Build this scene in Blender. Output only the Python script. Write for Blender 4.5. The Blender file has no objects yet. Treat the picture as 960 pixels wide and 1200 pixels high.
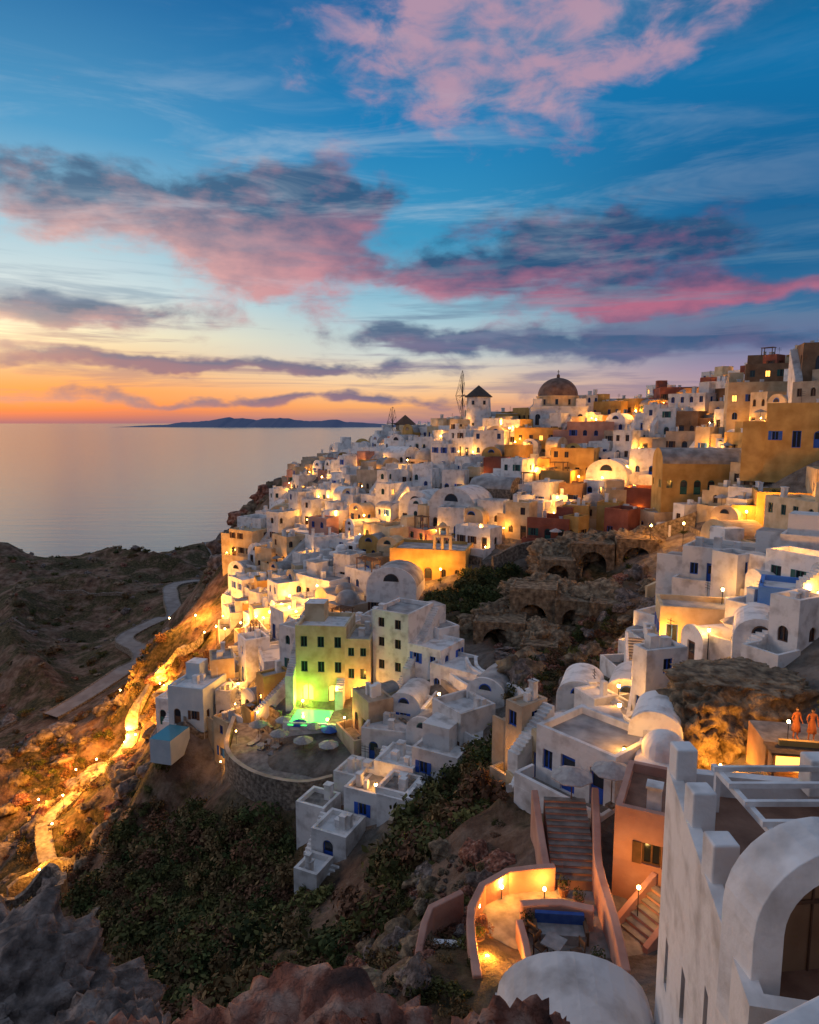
import bpy, math, random
import numpy as np
from mathutils import Vector, Matrix, noise
R=random.Random(11)
R2=random.Random(5)
rad=math.radians
Z=Vector((0,0,1))
sc=bpy.context.scene
sc.view_settings.view_transform='Standard'
sc.view_settings.look='None'
sc.view_settings.exposure=0
COL=sc.collection

# ------------------------------------------------------------ materials
MATS={}
def mk(name,c1,c2=None,scale=1.0,rough=.85,bump=.2,bscale=8,tint=0.0,metal=0,emit=None,estr=0,det=3,spec=.3,c3=None,bd=.1,lo=.35,hi=.65):
    m=bpy.data.materials.new(name); m.use_nodes=True
    nt=m.node_tree; b=nt.nodes['Principled BSDF']
    b.inputs['Roughness'].default_value=rough
    b.inputs['Metallic'].default_value=metal
    b.inputs['Specular IOR Level'].default_value=spec
    if c2 is None and tint==0:
        b.inputs['Base Color'].default_value=(*c1,1)
    else:
        tc=nt.nodes.new('ShaderNodeTexCoord')
        n=nt.nodes.new('ShaderNodeTexNoise'); n.inputs['Scale'].default_value=scale; n.inputs['Detail'].default_value=det
        nt.links.new(tc.outputs['Object'],n.inputs['Vector'])
        cr=nt.nodes.new('ShaderNodeValToRGB')
        cr.color_ramp.elements[0].position=lo; cr.color_ramp.elements[1].position=hi
        cr.color_ramp.elements[0].color=(*c1,1); cr.color_ramp.elements[1].color=(*(c2 or c1),1)
        if c3:
            e=cr.color_ramp.elements.new((lo+hi)/2); e.color=(*c3,1)
        nt.links.new(n.outputs['Fac'],cr.inputs['Fac'])
        out=cr.outputs['Color']
        if tint>0:
            oi=nt.nodes.new('ShaderNodeObjectInfo')
            mr=nt.nodes.new('ShaderNodeMapRange'); mr.inputs['To Min'].default_value=1-tint; mr.inputs['To Max'].default_value=1+tint*.4
            nt.links.new(oi.outputs['Random'],mr.inputs['Value'])
            hs=nt.nodes.new('ShaderNodeHueSaturation')
            nt.links.new(mr.outputs['Result'],hs.inputs['Value']); nt.links.new(out,hs.inputs['Color']); out=hs.outputs['Color']
        nt.links.new(out,b.inputs['Base Color'])
        if bump>0:
            n2=nt.nodes.new('ShaderNodeTexNoise'); n2.inputs['Scale'].default_value=bscale; n2.inputs['Detail'].default_value=4
            nt.links.new(tc.outputs['Object'],n2.inputs['Vector'])
            bp=nt.nodes.new('ShaderNodeBump'); bp.inputs['Strength'].default_value=bump; bp.inputs['Distance'].default_value=bd
            nt.links.new(n2.outputs['Fac'],bp.inputs['Height']); nt.links.new(bp.outputs['Normal'],b.inputs['Normal'])
    if emit:
        b.inputs['Emission Color'].default_value=(*emit,1); b.inputs['Emission Strength'].default_value=estr
    MATS[name]=m
    return m
mk('whitewash',(.42,.38,.35),(.82,.79,.76),.9,.9,.4,3,.20,det=6,lo=.25,hi=.52)
mk('cream',(.48,.33,.18),(.70,.55,.35),.7,.9,.35,3,.18,det=6,lo=.3,hi=.6)
mk('beige',(.34,.25,.17),(.54,.42,.30),.7,.9,.4,3,.2,det=6,lo=.3,hi=.6)
mk('ochre',(.44,.25,.07),(.62,.39,.13),.6,.9,.35,3,.15,det=5)
mk('pink',(.46,.23,.17),(.64,.36,.27),.6,.9,.35,3,.15,det=5)
mk('redwall',(.24,.075,.05),(.35,.12,.08),.6,.9,.35,3,.15)
mk('brownwall',(.22,.12,.065),(.35,.21,.12),.7,.9,.4,3,.2)
mk('bluewall',(.08,.22,.60),(.12,.29,.68),.6,.9,.3,3,.1)
mk('palewall',(.50,.58,.62),(.62,.68,.70),.6,.9,.3,3,.1)
mk('roofgrey',(.26,.24,.23),(.52,.49,.46),.7,.95,.3,4,.25,det=5)
mk('terracotta',(.20,.10,.065),(.32,.17,.11),1.5,.9,.4,6,.1,det=6)
mk('paving',(.17,.145,.125),(.34,.30,.26),1.6,.9,.5,4,.1,det=6)
mk('bluepaint',(.02,.09,.46),(.03,.12,.55),3,.5,.1,8,.3)
mk('brownpaint',(.09,.045,.025),(.14,.07,.04),3,.6,.1,8,.3)
mk('greenpaint',(.02,.10,.09),(.03,.14,.12),3,.6,.1,8,.2)
mk('glass',(.02,.025,.035),None,2,.12,0,1,0,spec=.6)
mk('litglass',(.8,.5,.2),None,1,.5,0,1,0,emit=(1,.43,.07),estr=3.5)
mk('dark',(.012,.010,.009),None,1,1,0,3)  # near-black back sheet, paints the shade inside caves and open arches
mk('wood',(.10,.055,.03),(.17,.10,.06),4,.8,.3,10)
mk('bulb',(1,.8,.5),None,1,.5,0,1,0,emit=(1,.58,.16),estr=70)
mk('iron',(.02,.02,.02),None,4,.5,.1,10)
mk('fabric',(.30,.28,.27),(.45,.43,.41),3,.9,.1,10,.3)
mk('bluefabric',(.03,.09,.35),(.05,.13,.42),3,.9,.1,10,.3)
mk('dome',(.13,.075,.055),(.24,.15,.11),1,.75,.3,4)
mk('thatch',(.05,.042,.035),(.10,.085,.07),5,.9,.5,12)
mk('thatchbrown',(.14,.075,.045),(.20,.11,.07),5,.9,.5,12)
mk('stone',(.10,.08,.065),(.34,.28,.22),2.6,.95,1.0,5,.2,c3=(.20,.16,.12),det=5)
mk('rockred',(.07,.035,.026),(.42,.25,.18),3.4,.95,1.0,9,.1,c3=(.25,.09,.055),det=8,bd=.12)
mk('rockgrey',(.075,.058,.05),(.33,.26,.22),2.5,.95,1.0,6,.2,c3=(.17,.13,.11),det=8,bd=.15)
mk('rocktan',(.10,.07,.045),(.36,.27,.17),1.6,.95,1.0,4,.2,c3=(.22,.155,.095),det=7,bd=.2)
mk('hills',(.15,.18,.28),None,.001,1,0)  # blue-grey base colour has the distance haze painted in
mk('leafA',(.06,.068,.018),(.17,.155,.045),1.5,.9,0,1,.5,det=2)
mk('leafB',(.11,.07,.026),(.24,.16,.07),1.5,.9,0,1,.5,det=2)
mk('leafC',(.034,.052,.015),(.09,.11,.03),1.5,.9,0,1,.5,det=2)
mk('leafD',(.13,.06,.03),(.22,.11,.06),1.5,.9,0,1,.4,det=2)
mk('pool',(.10,.6,.12),None,1,.08,0,2,0,emit=(.05,1.0,.10),estr=2.8)
mk('poolblue',(.08,.25,.32),None,1,.06,.1,2)
mk('road',(.24,.20,.18),(.34,.30,.27),.4,.95,.3,3)
mk('skin',(.45,.25,.16),None,1,.6,0)
mk('hair',(.03,.018,.01),None,1,.7,0)
mk('dress',(.55,.16,.05),(.62,.22,.07),6,.8,.1)

# ------------------------------------------------------------ terrain height field (surveyed spot heights, metres)
PTS=[(16,160,-2),(32.5,150,-1),(48,150,1),(57,145,3),(51,90,-3.5),(57,97,3),(43,92,-11.5),(34,115,-13),(23,130,-10.5),(7,112,-18),
(2.5,98,-23.5),(-13,130,-20),(-29,165,-21.5),(-38,150,-30),(-18.5,95,-30),(-2.3,88,-26),(-9,75,-33),(-17.7,80,-32.5),(-28,80,-38),
(-15,66,-36),(-2.5,64,-33),(5,63,-30),(7.3,70,-26),(-7,52,-37),(-2.8,53,-34.5),(9,58,-27),(7.5,88,-22),(11.4,80,-26),(25,90,-20),
(17.5,80,-25),(33.5,85,-16.5),(32.5,65,-16),(24,62,-22),(26,55,-18.7),(14.4,52,-24),(20,44,-19),(18,37,-19.5),(20,33,-16.8),(9,36,-21.4),
(8.7,32,-20.9),(4.1,25,-21.3),(1.4,25,-21.8),(10.6,28,-21.6),(0,42,-28.6),(2.8,47,-28.8),(0,32,-25.6),(-15,62,-40),(-28,75,-46),
(-24,80,-41),(-43.6,85,-57.4),(-21,55,-45.3),(-10,40,-36),(-4.4,40,-33),(-3.3,30,-28),(-50,115,-56),(-56,130,-53),(-51,95,-58.7),
(-48.6,125,-43),(-146,238,-62),(-98,157,-62),(-72,113,-61),(-188,308,-60),(-98,325,-58),(-80,223,-59),(-39,153,-40),(-39,120,-41),
(-30,110,-34.5),(-54,200,-34),(-40,200,-17),(-47,170,-36),(-1.2,195,-7),(-20,200,-12),(-62,205,-55),(-60,170,-56),
(0,240,-40),(60,220,-20),(150,200,-10),(0,330,-106),(-60,300,-80),(-95,385,-108),(-205,365,-108),(-270,300,-64),(-330,330,-108),(-200,200,-64),(-200,100,-66),
(-300,100,-70),(-120,60,-66),(-200,-20,-70),(-40,67,-52),(-30,45,-45),(-20,30,-33),(-16,14,-18),(-9,12,-14),(-30,0,-20),(-60,30,-50),
(0,0,-1.75),(0,2.5,-3.6),(0,8,-9.8),(0,14,-16),(0,19,-20.5),(5,3,-4.8),(4,7,-9),(7,12,-17.5),(7,18,-19),(3,15,-18.5),(12,20,-18.5),
(20,22,-15.5),(20,10,-9),(24,30,-15),(32,40,-13),(40,20,-3),(50,40,-4),(60,60,-3),(70,80,5),(75,100,9),(75,140,9),(110,120,14),(120,60,10),
(0,-20,2),(60,-20,6),(-30,-20,-5),(45,78,-12),(40,60,-12.5),(31,50,-14.5),(150,300,-106),(80,320,-106),(220,200,-40),(220,0,10),(36,135,-6),(39,108,-16)]
P=np.array(PTS,float)
c0=3.0
def phi(r2): return np.sqrt(r2+c0*c0)
A=phi(((P[:,None,:2]-P[None,:,:2])**2).sum(-1))
zm=P[:,2].mean()
W=np.linalg.solve(A,P[:,2]-zm)
def Hs(x,y):
    return float(zm+(phi((P[:,0]-x)**2+(P[:,1]-y)**2)*W).sum())
TOWN=[(-38,152),(-33,110),(-26,104),(-33,82),(-26,74),(-19,64),(-8,60),(-10,50),(0,50),(3,59),(9,52),(7,40),(2,28),(1,20),(4,6),(30,2),(80,10),(85,150),(60,165),(30,172),(10,188),(-5,205),(-32,198),(-42,172)]
WILD=[(3,93),(9,98),(18,97),(26,94),(30,84),(24,68),(12,60),(9,68),(9,76),(3,84)]
ROAD=[(-98,326),(-80,296),(-74,276),(-88,252),(-81,226),(-73,204),(-80,186),(-68,168),(-66,150),(-74,134)]
def pip(poly,x,y):
    ins=np.zeros(np.shape(x),bool); n=len(poly)
    for i in range(n):
        x1,y1=poly[i]; x2,y2=poly[(i+1)%n]
        if y1==y2: continue
        c=((y1>y)!=(y2>y))&(x<(x2-x1)*(y-y1)/(y2-y1)+x1)
        ins^=c
    return ins
def pdist(poly,x,y,closed=True):
    d=np.full(np.shape(x),1e9); n=len(poly)
    for i in range(n if closed else n-1):
        x1,y1=poly[i]; x2,y2=poly[(i+1)%n]
        dx,dy=x2-x1,y2-y1
        t=np.clip(((x-x1)*dx+(y-y1)*dy)/(dx*dx+dy*dy),0,1)
        d=np.minimum(d,np.hypot(x-x1-t*dx,y-y1-t*dy))
    return d
def townness(x,y):
    a=np.where(pip(TOWN,x,y),1.,-1.)*pdist(TOWN,x,y)-2.5
    b=np.where(pip(WILD,x,y),-1.,1.)*pdist(WILD,x,y)
    return np.clip(np.minimum(a,b)/3+.5,0,1)
def roadf(x,y):
    if x>-50 or y<125: return 1.
    d=1e9
    for i in range(len(ROAD)-1):
        x1,y1=ROAD[i]; x2,y2=ROAD[i+1]; dx,dy=x2-x1,y2-y1
        t=min(1,max(0,((x-x1)*dx+(y-y1)*dy)/(dx*dx+dy*dy))); d=min(d,math.hypot(x-x1-t*dx,y-y1-t*dy))
    return min(1,max(0,(d-5)/14))
def rough(x,y,t):
    k=1-t
    if k<=0: return 0.
    v=Vector((x*.07,y*.07,0))
    f=noise.fractal(v,1.0,2.1,5)*2.2
    r=(1-abs(noise.noise(Vector((x*.12,y*.12,7)))*2))**2*1.0+abs(noise.noise(Vector((x*.45,y*.45,3))))*.8
    g=min(1,max(0,(math.hypot(x,y)-12)/15))
    plat=min(1,max(0,(-x-55)/20))*min(1,max(0,(y-90)/30))
    u=(x*.6+y*.8)*.022; w_=(x*.8-y*.6)*.009
    big=(1-abs(noise.noise(Vector((u,w_,4)))*2))**2*9-3.5+noise.noise(Vector((x*.03,y*.03,11)))*3
    q=roadf(x,y)
    return k*g*((f+r-.7)*(1-.35*plat)*(.15+.85*q)+big*plat*min(1,max(0,(345-y)/60))*q)
def H(x,y):
    t=float(townness(np.array(x),np.array(y)))
    return Hs(x,y)+rough(x,y,t)
def axis(lo,hi,flo,fhi,fs,cs):
    a=list(np.arange(flo,fhi,fs)); s=fs; v=flo
    l=[]
    while v>lo: s=min(cs,s*1.12); v-=s; l.append(v)
    r=[]; v=a[-1]; s=fs
    while v<hi: s=min(cs,s*1.12); v+=s; r.append(v)
    return np.array(l[::-1]+a+r)
X=axis(-420,300,-60,45,.6,2.4); Y=axis(-60,430,10,125,.6,2.2)
gx,gy=np.meshgrid(X,Y)
gz=np.full(gx.shape,zm)
for i in range(len(P)): gz+=W[i]*phi((gx-P[i,0])**2+(gy-P[i,1])**2)
tw=townness(gx,gy)
fx,fy,ft,fz=gx.ravel(),gy.ravel(),tw.ravel(),gz.ravel().copy()
for i in range(len(fx)):
    if ft[i]<1: fz[i]+=rough(fx[i],fy[i],ft[i])
nx,ny=len(X),len(Y)
me=bpy.data.meshes.new('terrain')
me.vertices.add(nx*ny)
me.vertices.foreach_set('co',np.stack([fx,fy,fz],1).ravel())
ii,jj=np.meshgrid(np.arange(nx-1),np.arange(ny-1))
b0=(jj*nx+ii).ravel()
F=np.stack([b0,b0+1,b0+1+nx,b0+nx],1)
me.loops.add(F.size); me.loops.foreach_set('vertex_index',F.ravel())
me.polygons.add(len(F)); me.polygons.foreach_set('loop_start',np.arange(len(F))*4)
me.update(calc_edges=True)
me.polygons.foreach_set('use_smooth',np.ones(len(F),bool))
at=me.attributes.new('town','FLOAT','POINT'); at.data.foreach_set('value',ft)
terrain=bpy.data.objects.new('hillside_terrain',me); COL.objects.link(terrain)
m=bpy.data.materials.new('terrain'); m.use_nodes=True; nt=m.node_tree; b=nt.nodes['Principled BSDF']; b.inputs['Roughness'].default_value=.95; b.inputs['Specular IOR Level'].default_value=.15
tc=nt.nodes.new('ShaderNodeTexCoord')
def nz(s,d=5,r=.6):
    n=nt.nodes.new('ShaderNodeTexNoise'); n.inputs['Scale'].default_value=s; n.inputs['Detail'].default_value=d; n.inputs['Roughness'].default_value=r
    nt.links.new(tc.outputs['Object'],n.inputs['Vector']); return n.outputs['Fac']
def rmp(f,els):
    c=nt.nodes.new('ShaderNodeValToRGB'); e=c.color_ramp.elements
    e[0].position,e[0].color=els[0][0],(*els[0][1],1); e[1].position,e[1].color=els[-1][0],(*els[-1][1],1)
    for p,cc in els[1:-1]:
        q=e.new(p); q.color=(*cc,1)
    nt.links.new(f,c.inputs['Fac']); return c.outputs['Color']
def mixc(f,a,bb):
    x=nt.nodes.new('ShaderNodeMix'); x.data_type='RGBA'
    nt.links.new(f,x.inputs[0]); nt.links.new(a,x.inputs[6]); nt.links.new(bb,x.inputs[7]); return x.outputs[2]
rock=rmp(nz(.35,7,.65),[(.3,(.045,.028,.022)),(.48,(.18,.10,.062)),(.6,(.29,.19,.13)),(.75,(.10,.07,.055))])
scrub=rmp(nz(1.4,4),[(.35,(.030,.028,.012)),(.55,(.095,.072,.032)),(.7,(.17,.12,.06))])
sf=rmp(nz(.11,7,.65),[(.45,(0,0,0)),(.55,(1,1,1))])
base=mixc(sf,rock,scrub)
pav=rmp(nz(.8,4),[(.35,(.14,.115,.095)),(.6,(.30,.26,.22))])
an=nt.nodes.new('ShaderNodeAttribute'); an.attribute_name='town'
tm=nt.nodes.new('ShaderNodeMath'); tm.operation='MULTIPLY'; nt.links.new(an.outputs['Fac'],tm.inputs[0]); tm.inputs[1].default_value=.8
nt.links.new(mixc(tm.outputs[0],base,pav),b.inputs['Base Color'])
bp=nt.nodes.new('ShaderNodeBump'); bp.inputs['Strength'].default_value=1; bp.inputs['Distance'].default_value=.5
nt.links.new(nz(1.3,6,.7),bp.inputs['Height']); nt.links.new(bp.outputs['Normal'],b.inputs['Normal'])
me.materials.append(m)

# ------------------------------------------------------------ mesh builder
class MB:
    def __init__(s): s.v=[]; s.f=[]; s.m=[]; s.mn=[]
    def mi(s,n):
        if n not in s.mn: s.mn.append(n)
        return s.mn.index(n)
    def poly(s,pts,mat):
        k=len(s.v); s.v+= [tuple(p) for p in pts]; s.f.append(tuple(range(k,k+len(pts)))); s.m.append(s.mi(mat))
    def box(s,x0,x1,y0,y1,z0,z1,mat,top=None):
        a=[(x0,y0),(x1,y0),(x1,y1),(x0,y1)]
        k=len(s.v); s.v+=[(x,y,z0) for x,y in a]+[(x,y,z1) for x,y in a]
        i=s.mi(mat); j=s.mi(top) if top else i
        s.f+=[(k+3,k+2,k+1,k),(k+4,k+5,k+6,k+7)]; s.m+=[i,j]
        for q in range(4):
            r=(q+1)%4; s.f.append((k+q,k+r,k+4+r,k+4+q)); s.m.append(i)
    def ring(s,cx,cy,prof,mat,n=24,a0=0,a1=2*math.pi):
        full=abs(a1-a0-2*math.pi)<1e-6; k=len(s.v); i=s.mi(mat); cnt=n if full else n+1
        for r,z in prof:
            for q in range(cnt):
                a=a0+(a1-a0)*q/n; s.v.append((cx+r*math.cos(a),cy+r*math.sin(a),z))
        for p in range(len(prof)-1):
            for q in range(n):
                r=(q+1)%cnt if full else q+1
                s.f.append((k+p*cnt+q,k+p*cnt+r,k+(p+1)*cnt+r,k+(p+1)*cnt+q)); s.m.append(i)
    def tube(s,a,b,r,mat,n=6):
        a=Vector(a); b=Vector(b); d=(b-a).normalized(); u=d.orthogonal().normalized(); w=d.cross(u)
        k=len(s.v); i=s.mi(mat)
        for p in (a,b):
            for q in range(n):
                t=2*math.pi*q/n; s.v.append(tuple(p+(u*math.cos(t)+w*math.sin(t))*r))
        for q in range(n): s.f.append((k+q,k+(q+1)%n,k+n+(q+1)%n,k+n+q)); s.m.append(i)
        s.f.append(tuple(range(k+n,k+2*n))); s.m.append(i)
    def wall(s,o,ux,w,h,base,ops,mat,dp=.17,paint='bluepaint'):
        n=ux.cross(Z)
        Pt=lambda a,t,k=0: o+ux*a+Z*t-n*k
        def lb(a,b,c,d,k0,k1,mt):
            q=[Pt(a,c,k0),Pt(b,c,k0),Pt(b,d,k0),Pt(a,d,k0)]; r=[Pt(a,c,k1),Pt(b,c,k1),Pt(b,d,k1),Pt(a,d,k1)]
            s.poly(q,mt)
            for e in range(4):
                g=(e+1)%4; s.poly([q[e],r[e],r[g],q[g]],mt)
        xs=sorted({0,w}|{q for p in ops for q in p[:2]}); zs=sorted({base,h}|{q for p in ops for q in p[2:4]})
        for i in range(len(xs)-1):
            for j in range(len(zs)-1):
                mx=(xs[i]+xs[i+1])/2; mz=(zs[j]+zs[j+1])/2
                if any(p[0]<mx<p[1] and p[2]<mz<p[3] for p in ops): continue
                s.poly([Pt(xs[i],zs[j]),Pt(xs[i+1],zs[j]),Pt(xs[i+1],zs[j+1]),Pt(xs[i],zs[j+1])],mat)
        for a,b,c,d,arch,kind in ops:
            D=dp if kind not in('open','cave') else (1.6 if kind=='open' else 3)
            zt=d
            if arch:
                r=(b-a)/2; zt=d-r; cx=(a+b)/2; N=8; pr=None
                for q in range(N+1):
                    t=math.pi*(1-q/N); pt=(cx+r*math.cos(t),zt+r*math.sin(t))
                    if pr:
                        s.poly([Pt(*pr),Pt(*pr,D),Pt(*pt,D),Pt(*pt)],mat)
                        cn=(a,d) if q<=N//2 else (b,d)
                        s.poly([Pt(*pr),Pt(*pt),Pt(*cn)],mat)
                    pr=pt
            else: s.poly([Pt(a,d),Pt(a,d,D),Pt(b,d,D),Pt(b,d)],mat)
            s.poly([Pt(a,c),Pt(a,c,D),Pt(a,zt,D),Pt(a,zt)],mat); s.poly([Pt(b,c),Pt(b,zt),Pt(b,zt,D),Pt(b,c,D)],mat)
            s.poly([Pt(a,c),Pt(b,c),Pt(b,c,D),Pt(a,c,D)],mat)
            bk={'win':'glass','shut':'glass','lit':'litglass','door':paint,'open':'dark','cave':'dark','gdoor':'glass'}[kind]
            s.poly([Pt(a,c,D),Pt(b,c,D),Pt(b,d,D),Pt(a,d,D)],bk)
            if kind in('win','lit','shut','gdoor'):
                f=.08
                for q in((a,a+f,c,d),(b-f,b,c,d),(a+f,b-f,c,c+f),(a+f,b-f,d-f,d),((a+b)/2-f/2,(a+b)/2+f/2,c+f,d-f)):
                    lb(*q,D-.06,D,paint)
            if kind=='shut':
                hw=(b-a)/2
                lb(a-hw,a-.02,c,d,-.05,0,paint); lb(b+.02,b+hw,c,d,-.05,0,paint)
            if kind=='door':
                lb(a+.12,b-.12,c+1.1,d-.25,D-.03,D,'glass'); lb(a+.12,b-.12,c+.15,c+.95,D-.04,D,paint)
    def obj(s,name,loc=(0,0,0),rot=0,smooth=False,bevel=0,parent=None):
        me=bpy.data.meshes.new(name); me.from_pydata(s.v,[],s.f)
        for n in s.mn: me.materials.append(MATS[n])
        me.polygons.foreach_set('material_index',s.m)
        if smooth: me.polygons.foreach_set('use_smooth',[True]*len(s.f))
        me.update()
        o=bpy.data.objects.new(name,me); o.location=loc; o.rotation_euler=(0,0,rot); COL.objects.link(o)
        if bevel:
            w=o.modifiers.new('weld','WELD'); w.merge_threshold=.001
            bm=o.modifiers.new('bevel','BEVEL'); bm.width=bevel; bm.segments=3; bm.limit_method='ANGLE'; bm.angle_limit=rad(40)
        if parent: o.parent=parent
        return o

FOOT=[]
def autoops(w,h,dens,side=False):
    ops=[]; lv=max(1,int(h/2.7)); n=max(1,int(w/1.9))
    for l in range(lv):
        z=l*2.9
        for i in range(n):
            if R.random()>dens: continue
            cx=(i+.5)*w/n+R.uniform(-.15,.15)
            if z+2.3>h: continue
            r=R.random()
            if l==0 and not side and r<.45: ops.append((cx-.5,cx+.5,z+.02,z+2.15,r<.2,'door' if r<.35 else 'gdoor'))
            elif r<.10: ops.append((cx-.4,cx+.4,z+.9,z+2.0,False,'lit'))
            elif r<.5 : ops.append((cx-.38,cx+.38,z+.95,z+2.05,r<.2,'win'))
            else: ops.append((cx-.4,cx+.4,z+.95,z+2.1,r>.8,'win' if w/n<2.1 or r>.8 else 'shut'))
    return ops
def house(name,x,y,w,d,h,rot=-35,mat='whitewash',kind='flat',z=None,ops=None,sops=None,paint=None,terr=0,found=4.5,bevel=0,roofm=None,extra=True,par=.45,floor=None):
    s=MB(); a=rad(rot)
    if z is None: z=H(x,y)+.1
    paint=paint or R.choice(['bluepaint','bluepaint','brownpaint','brownpaint','greenpaint'])
    if ops is None: ops=autoops(w,h,.88)
    t=.28
    top=h+par if kind=='flat' else h
    rm=roofm or ('whitewash' if mat=='whitewash' and R.random()<.4 else 'roofgrey' if R.random()<.6 else mat)
    s.wall(Vector((-w/2,0,0)),Vector((1,0,0)),w,top,-found,ops,mat,paint=paint)
    s.wall(Vector((w/2,0,0)),Vector((0,1,0)),d,top,-found,sops if sops is not None else autoops(d,h,.5,True),mat,paint=paint)
    s.wall(Vector((w/2,d,0)),Vector((-1,0,0)),w,top,-found,[],mat)
    s.wall(Vector((-w/2,d,0)),Vector((0,-1,0)),d,top,-found,sops if sops is not None else autoops(d,h,.6,True),mat,paint=paint)
    if kind=='flat':
        o=[(-w/2,0),(w/2,0),(w/2,d),(-w/2,d)]; i=[(-w/2+t,t),(w/2-t,t),(w/2-t,d-t),(-w/2+t,d-t)]
        for q in range(4):
            r=(q+1)%4
            s.poly([(*o[q],top),(*o[r],top),(*i[r],top),(*i[q],top)],mat)
            s.poly([(*i[q],top),(*i[r],top),(*i[r],h),(*i[q],h)],mat)
        s.poly([(*p,h) for p in i],floor or rm)
        if extra:
            for _ in range(R.randint(0,3)):
                cx=R.uniform(-w/2+.7,w/2-.7); cy=R.uniform(.7,d-.7); q=R.uniform(.18,.35); hh=R.uniform(.6,1.5)
                s.box(cx-q,cx+q,cy-q,cy+q,h-.05,h+hh,'whitewash')
                if R.random()<.5: s.box(cx-q-.06,cx+q+.06,cy-q-.06,cy+q+.06,h+hh,h+hh+.1,'whitewash')
            if w>4.5 and R.random()<.45:
                q=R.uniform(1.0,1.5); cx=R.choice([-1,1])*(w/2-q-.3)
                s.box(cx-q,cx+q,d-2*q-.3,d-.3,h-.05,h+2.2,mat,rm)
            if R.random()<.25:
                cx=R.uniform(-w/2+.6,w/2-.6); cy=d-.8; s.tube((cx,cy,h),(cx,cy,h+2.2),.025,'iron',4)
                for q in range(3): s.box(cx-.4,cx+.4,cy-.015,cy+.015,h+1.5+q*.25,h+1.53+q*.25,'iron')
            if R.random()<.3:
                sx=R.choice([-1,1]); ww=R.uniform(1.6,2.8); hh=h*R.uniform(.5,.8); x0,x1=sorted((sx*(w/2+.003),sx*(w/2+ww)))
                s.box(x0,x1,.4,d-.6,-found,hh,mat,rm)
                s.box(x0,x1,.4,.6,hh+.002,hh+.5,mat)
            if R.random()<.3:
                sx=R.choice([-1,1]); n_=int(h/.2)
                for q in range(n_):
                    x0,x1=sorted((sx*(w/2+.004),sx*(w/2+.95))); yy=d-.3-(n_-q)*.26
                    if yy>-1.5: s.box(x0,x1,yy,yy+.26,-found,(q+1)*h/n_,'whitewash')
    else:
        N=14
        def arc(W_,rise,yy,axis=0):
            return [(-W_/2*math.cos(math.pi*q/N),yy,h+rise*math.sin(math.pi*q/N)) for q in range(N+1)]
        if kind=='vault':
            rise=w*.36; A0=arc(w,rise+.18,0); A1=arc(w,rise+.18,.3); B0=arc(w-.1,rise,.3); B1=arc(w-.1,rise,d)
            s.poly(A0[::-1],mat)
            for q in range(N):
                s.poly([A0[q],A0[q+1],A1[q+1],A1[q]],mat); s.poly([B0[q],B0[q+1],B1[q+1],B1[q]],rm)
            s.poly(A1,mat); s.poly(B1,mat)
            s.poly([(-w/2,.3,h),(w/2,.3,h),(w/2,d,h),(-w/2,d,h)],rm)
            if w>3 and extra:
                rr=w*.14; cz=h+rise*.28
                pr=None
                s.poly([(rr*math.cos(math.pi*q/8),-.012,cz+rr*math.sin(math.pi*q/8)) for q in range(9)],'glass')
                for q in range(9):
                    c,sn=math.cos(math.pi*q/8),math.sin(math.pi*q/8); p0=(rr*c,cz+rr*sn); p1=((rr+.1)*c,cz+(rr+.1)*sn)
                    if pr:
                        s.poly([(pr[0][0],-.05,pr[0][1]),(pr[1][0],-.05,pr[1][1]),(p1[0],-.05,p1[1]),(p0[0],-.05,p0[1])],paint)
                        s.poly([(pr[1][0],-.05,pr[1][1]),(pr[1][0],0,pr[1][1]),(p1[0],0,p1[1]),(p1[0],-.05,p1[1])],paint)
                        s.poly([(pr[0][0],-.05,pr[0][1]),(p0[0],-.05,p0[1]),(p0[0],0,p0[1]),(pr[0][0],0,pr[0][1])],paint)
                    pr=(p0,p1)
        elif kind=='vaultx':
            rise=d*.32
            L=[(-w/2,d/2-d/2*math.cos(math.pi*q/N),h+rise*math.sin(math.pi*q/N)) for q in range(N+1)]
            Rr=[(w/2,p[1],p[2]) for p in L]
            for q in range(N): s.poly([L[q],Rr[q],Rr[q+1],L[q+1]],rm)
            s.poly(L,mat); s.poly(Rr[::-1],mat)
        elif kind=='dome':
            s.poly([(-w/2,0,h),(w/2,0,h),(w/2,d,h),(-w/2,d,h)],rm)
            rr=min(w,d)*.42
            s.ring(0,d/2,[(rr,h),(rr,h+.3)]+[(rr*math.cos(k*math.pi/16),h+.3+rr*.85*math.sin(k*math.pi/16)) for k in range(1,9)],rm,20)
    if terr>0:
        s.box(-w/2-.3,w/2+.3,-terr,-.004,-found,-.03,mat,'paving')
        for (x0,x1,y0,y1) in((-w/2-.3,w/2+.3,-terr,-terr+.22),(-w/2-.3,-w/2-.08,-terr+.22,-.01),(w/2+.08,w/2+.3,-terr+.22,-.01)):
            s.box(x0,x1,y0,y1,-.04,.75,mat)
    o=s.obj(name,(x,y,z),a,bevel=bevel)
    FOOT.append((x-math.sin(a)*d*.5*1,y+math.cos(a)*d*.5,max(w,d)*.5))
    return o
WARM=(1,.40,.045)
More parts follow.
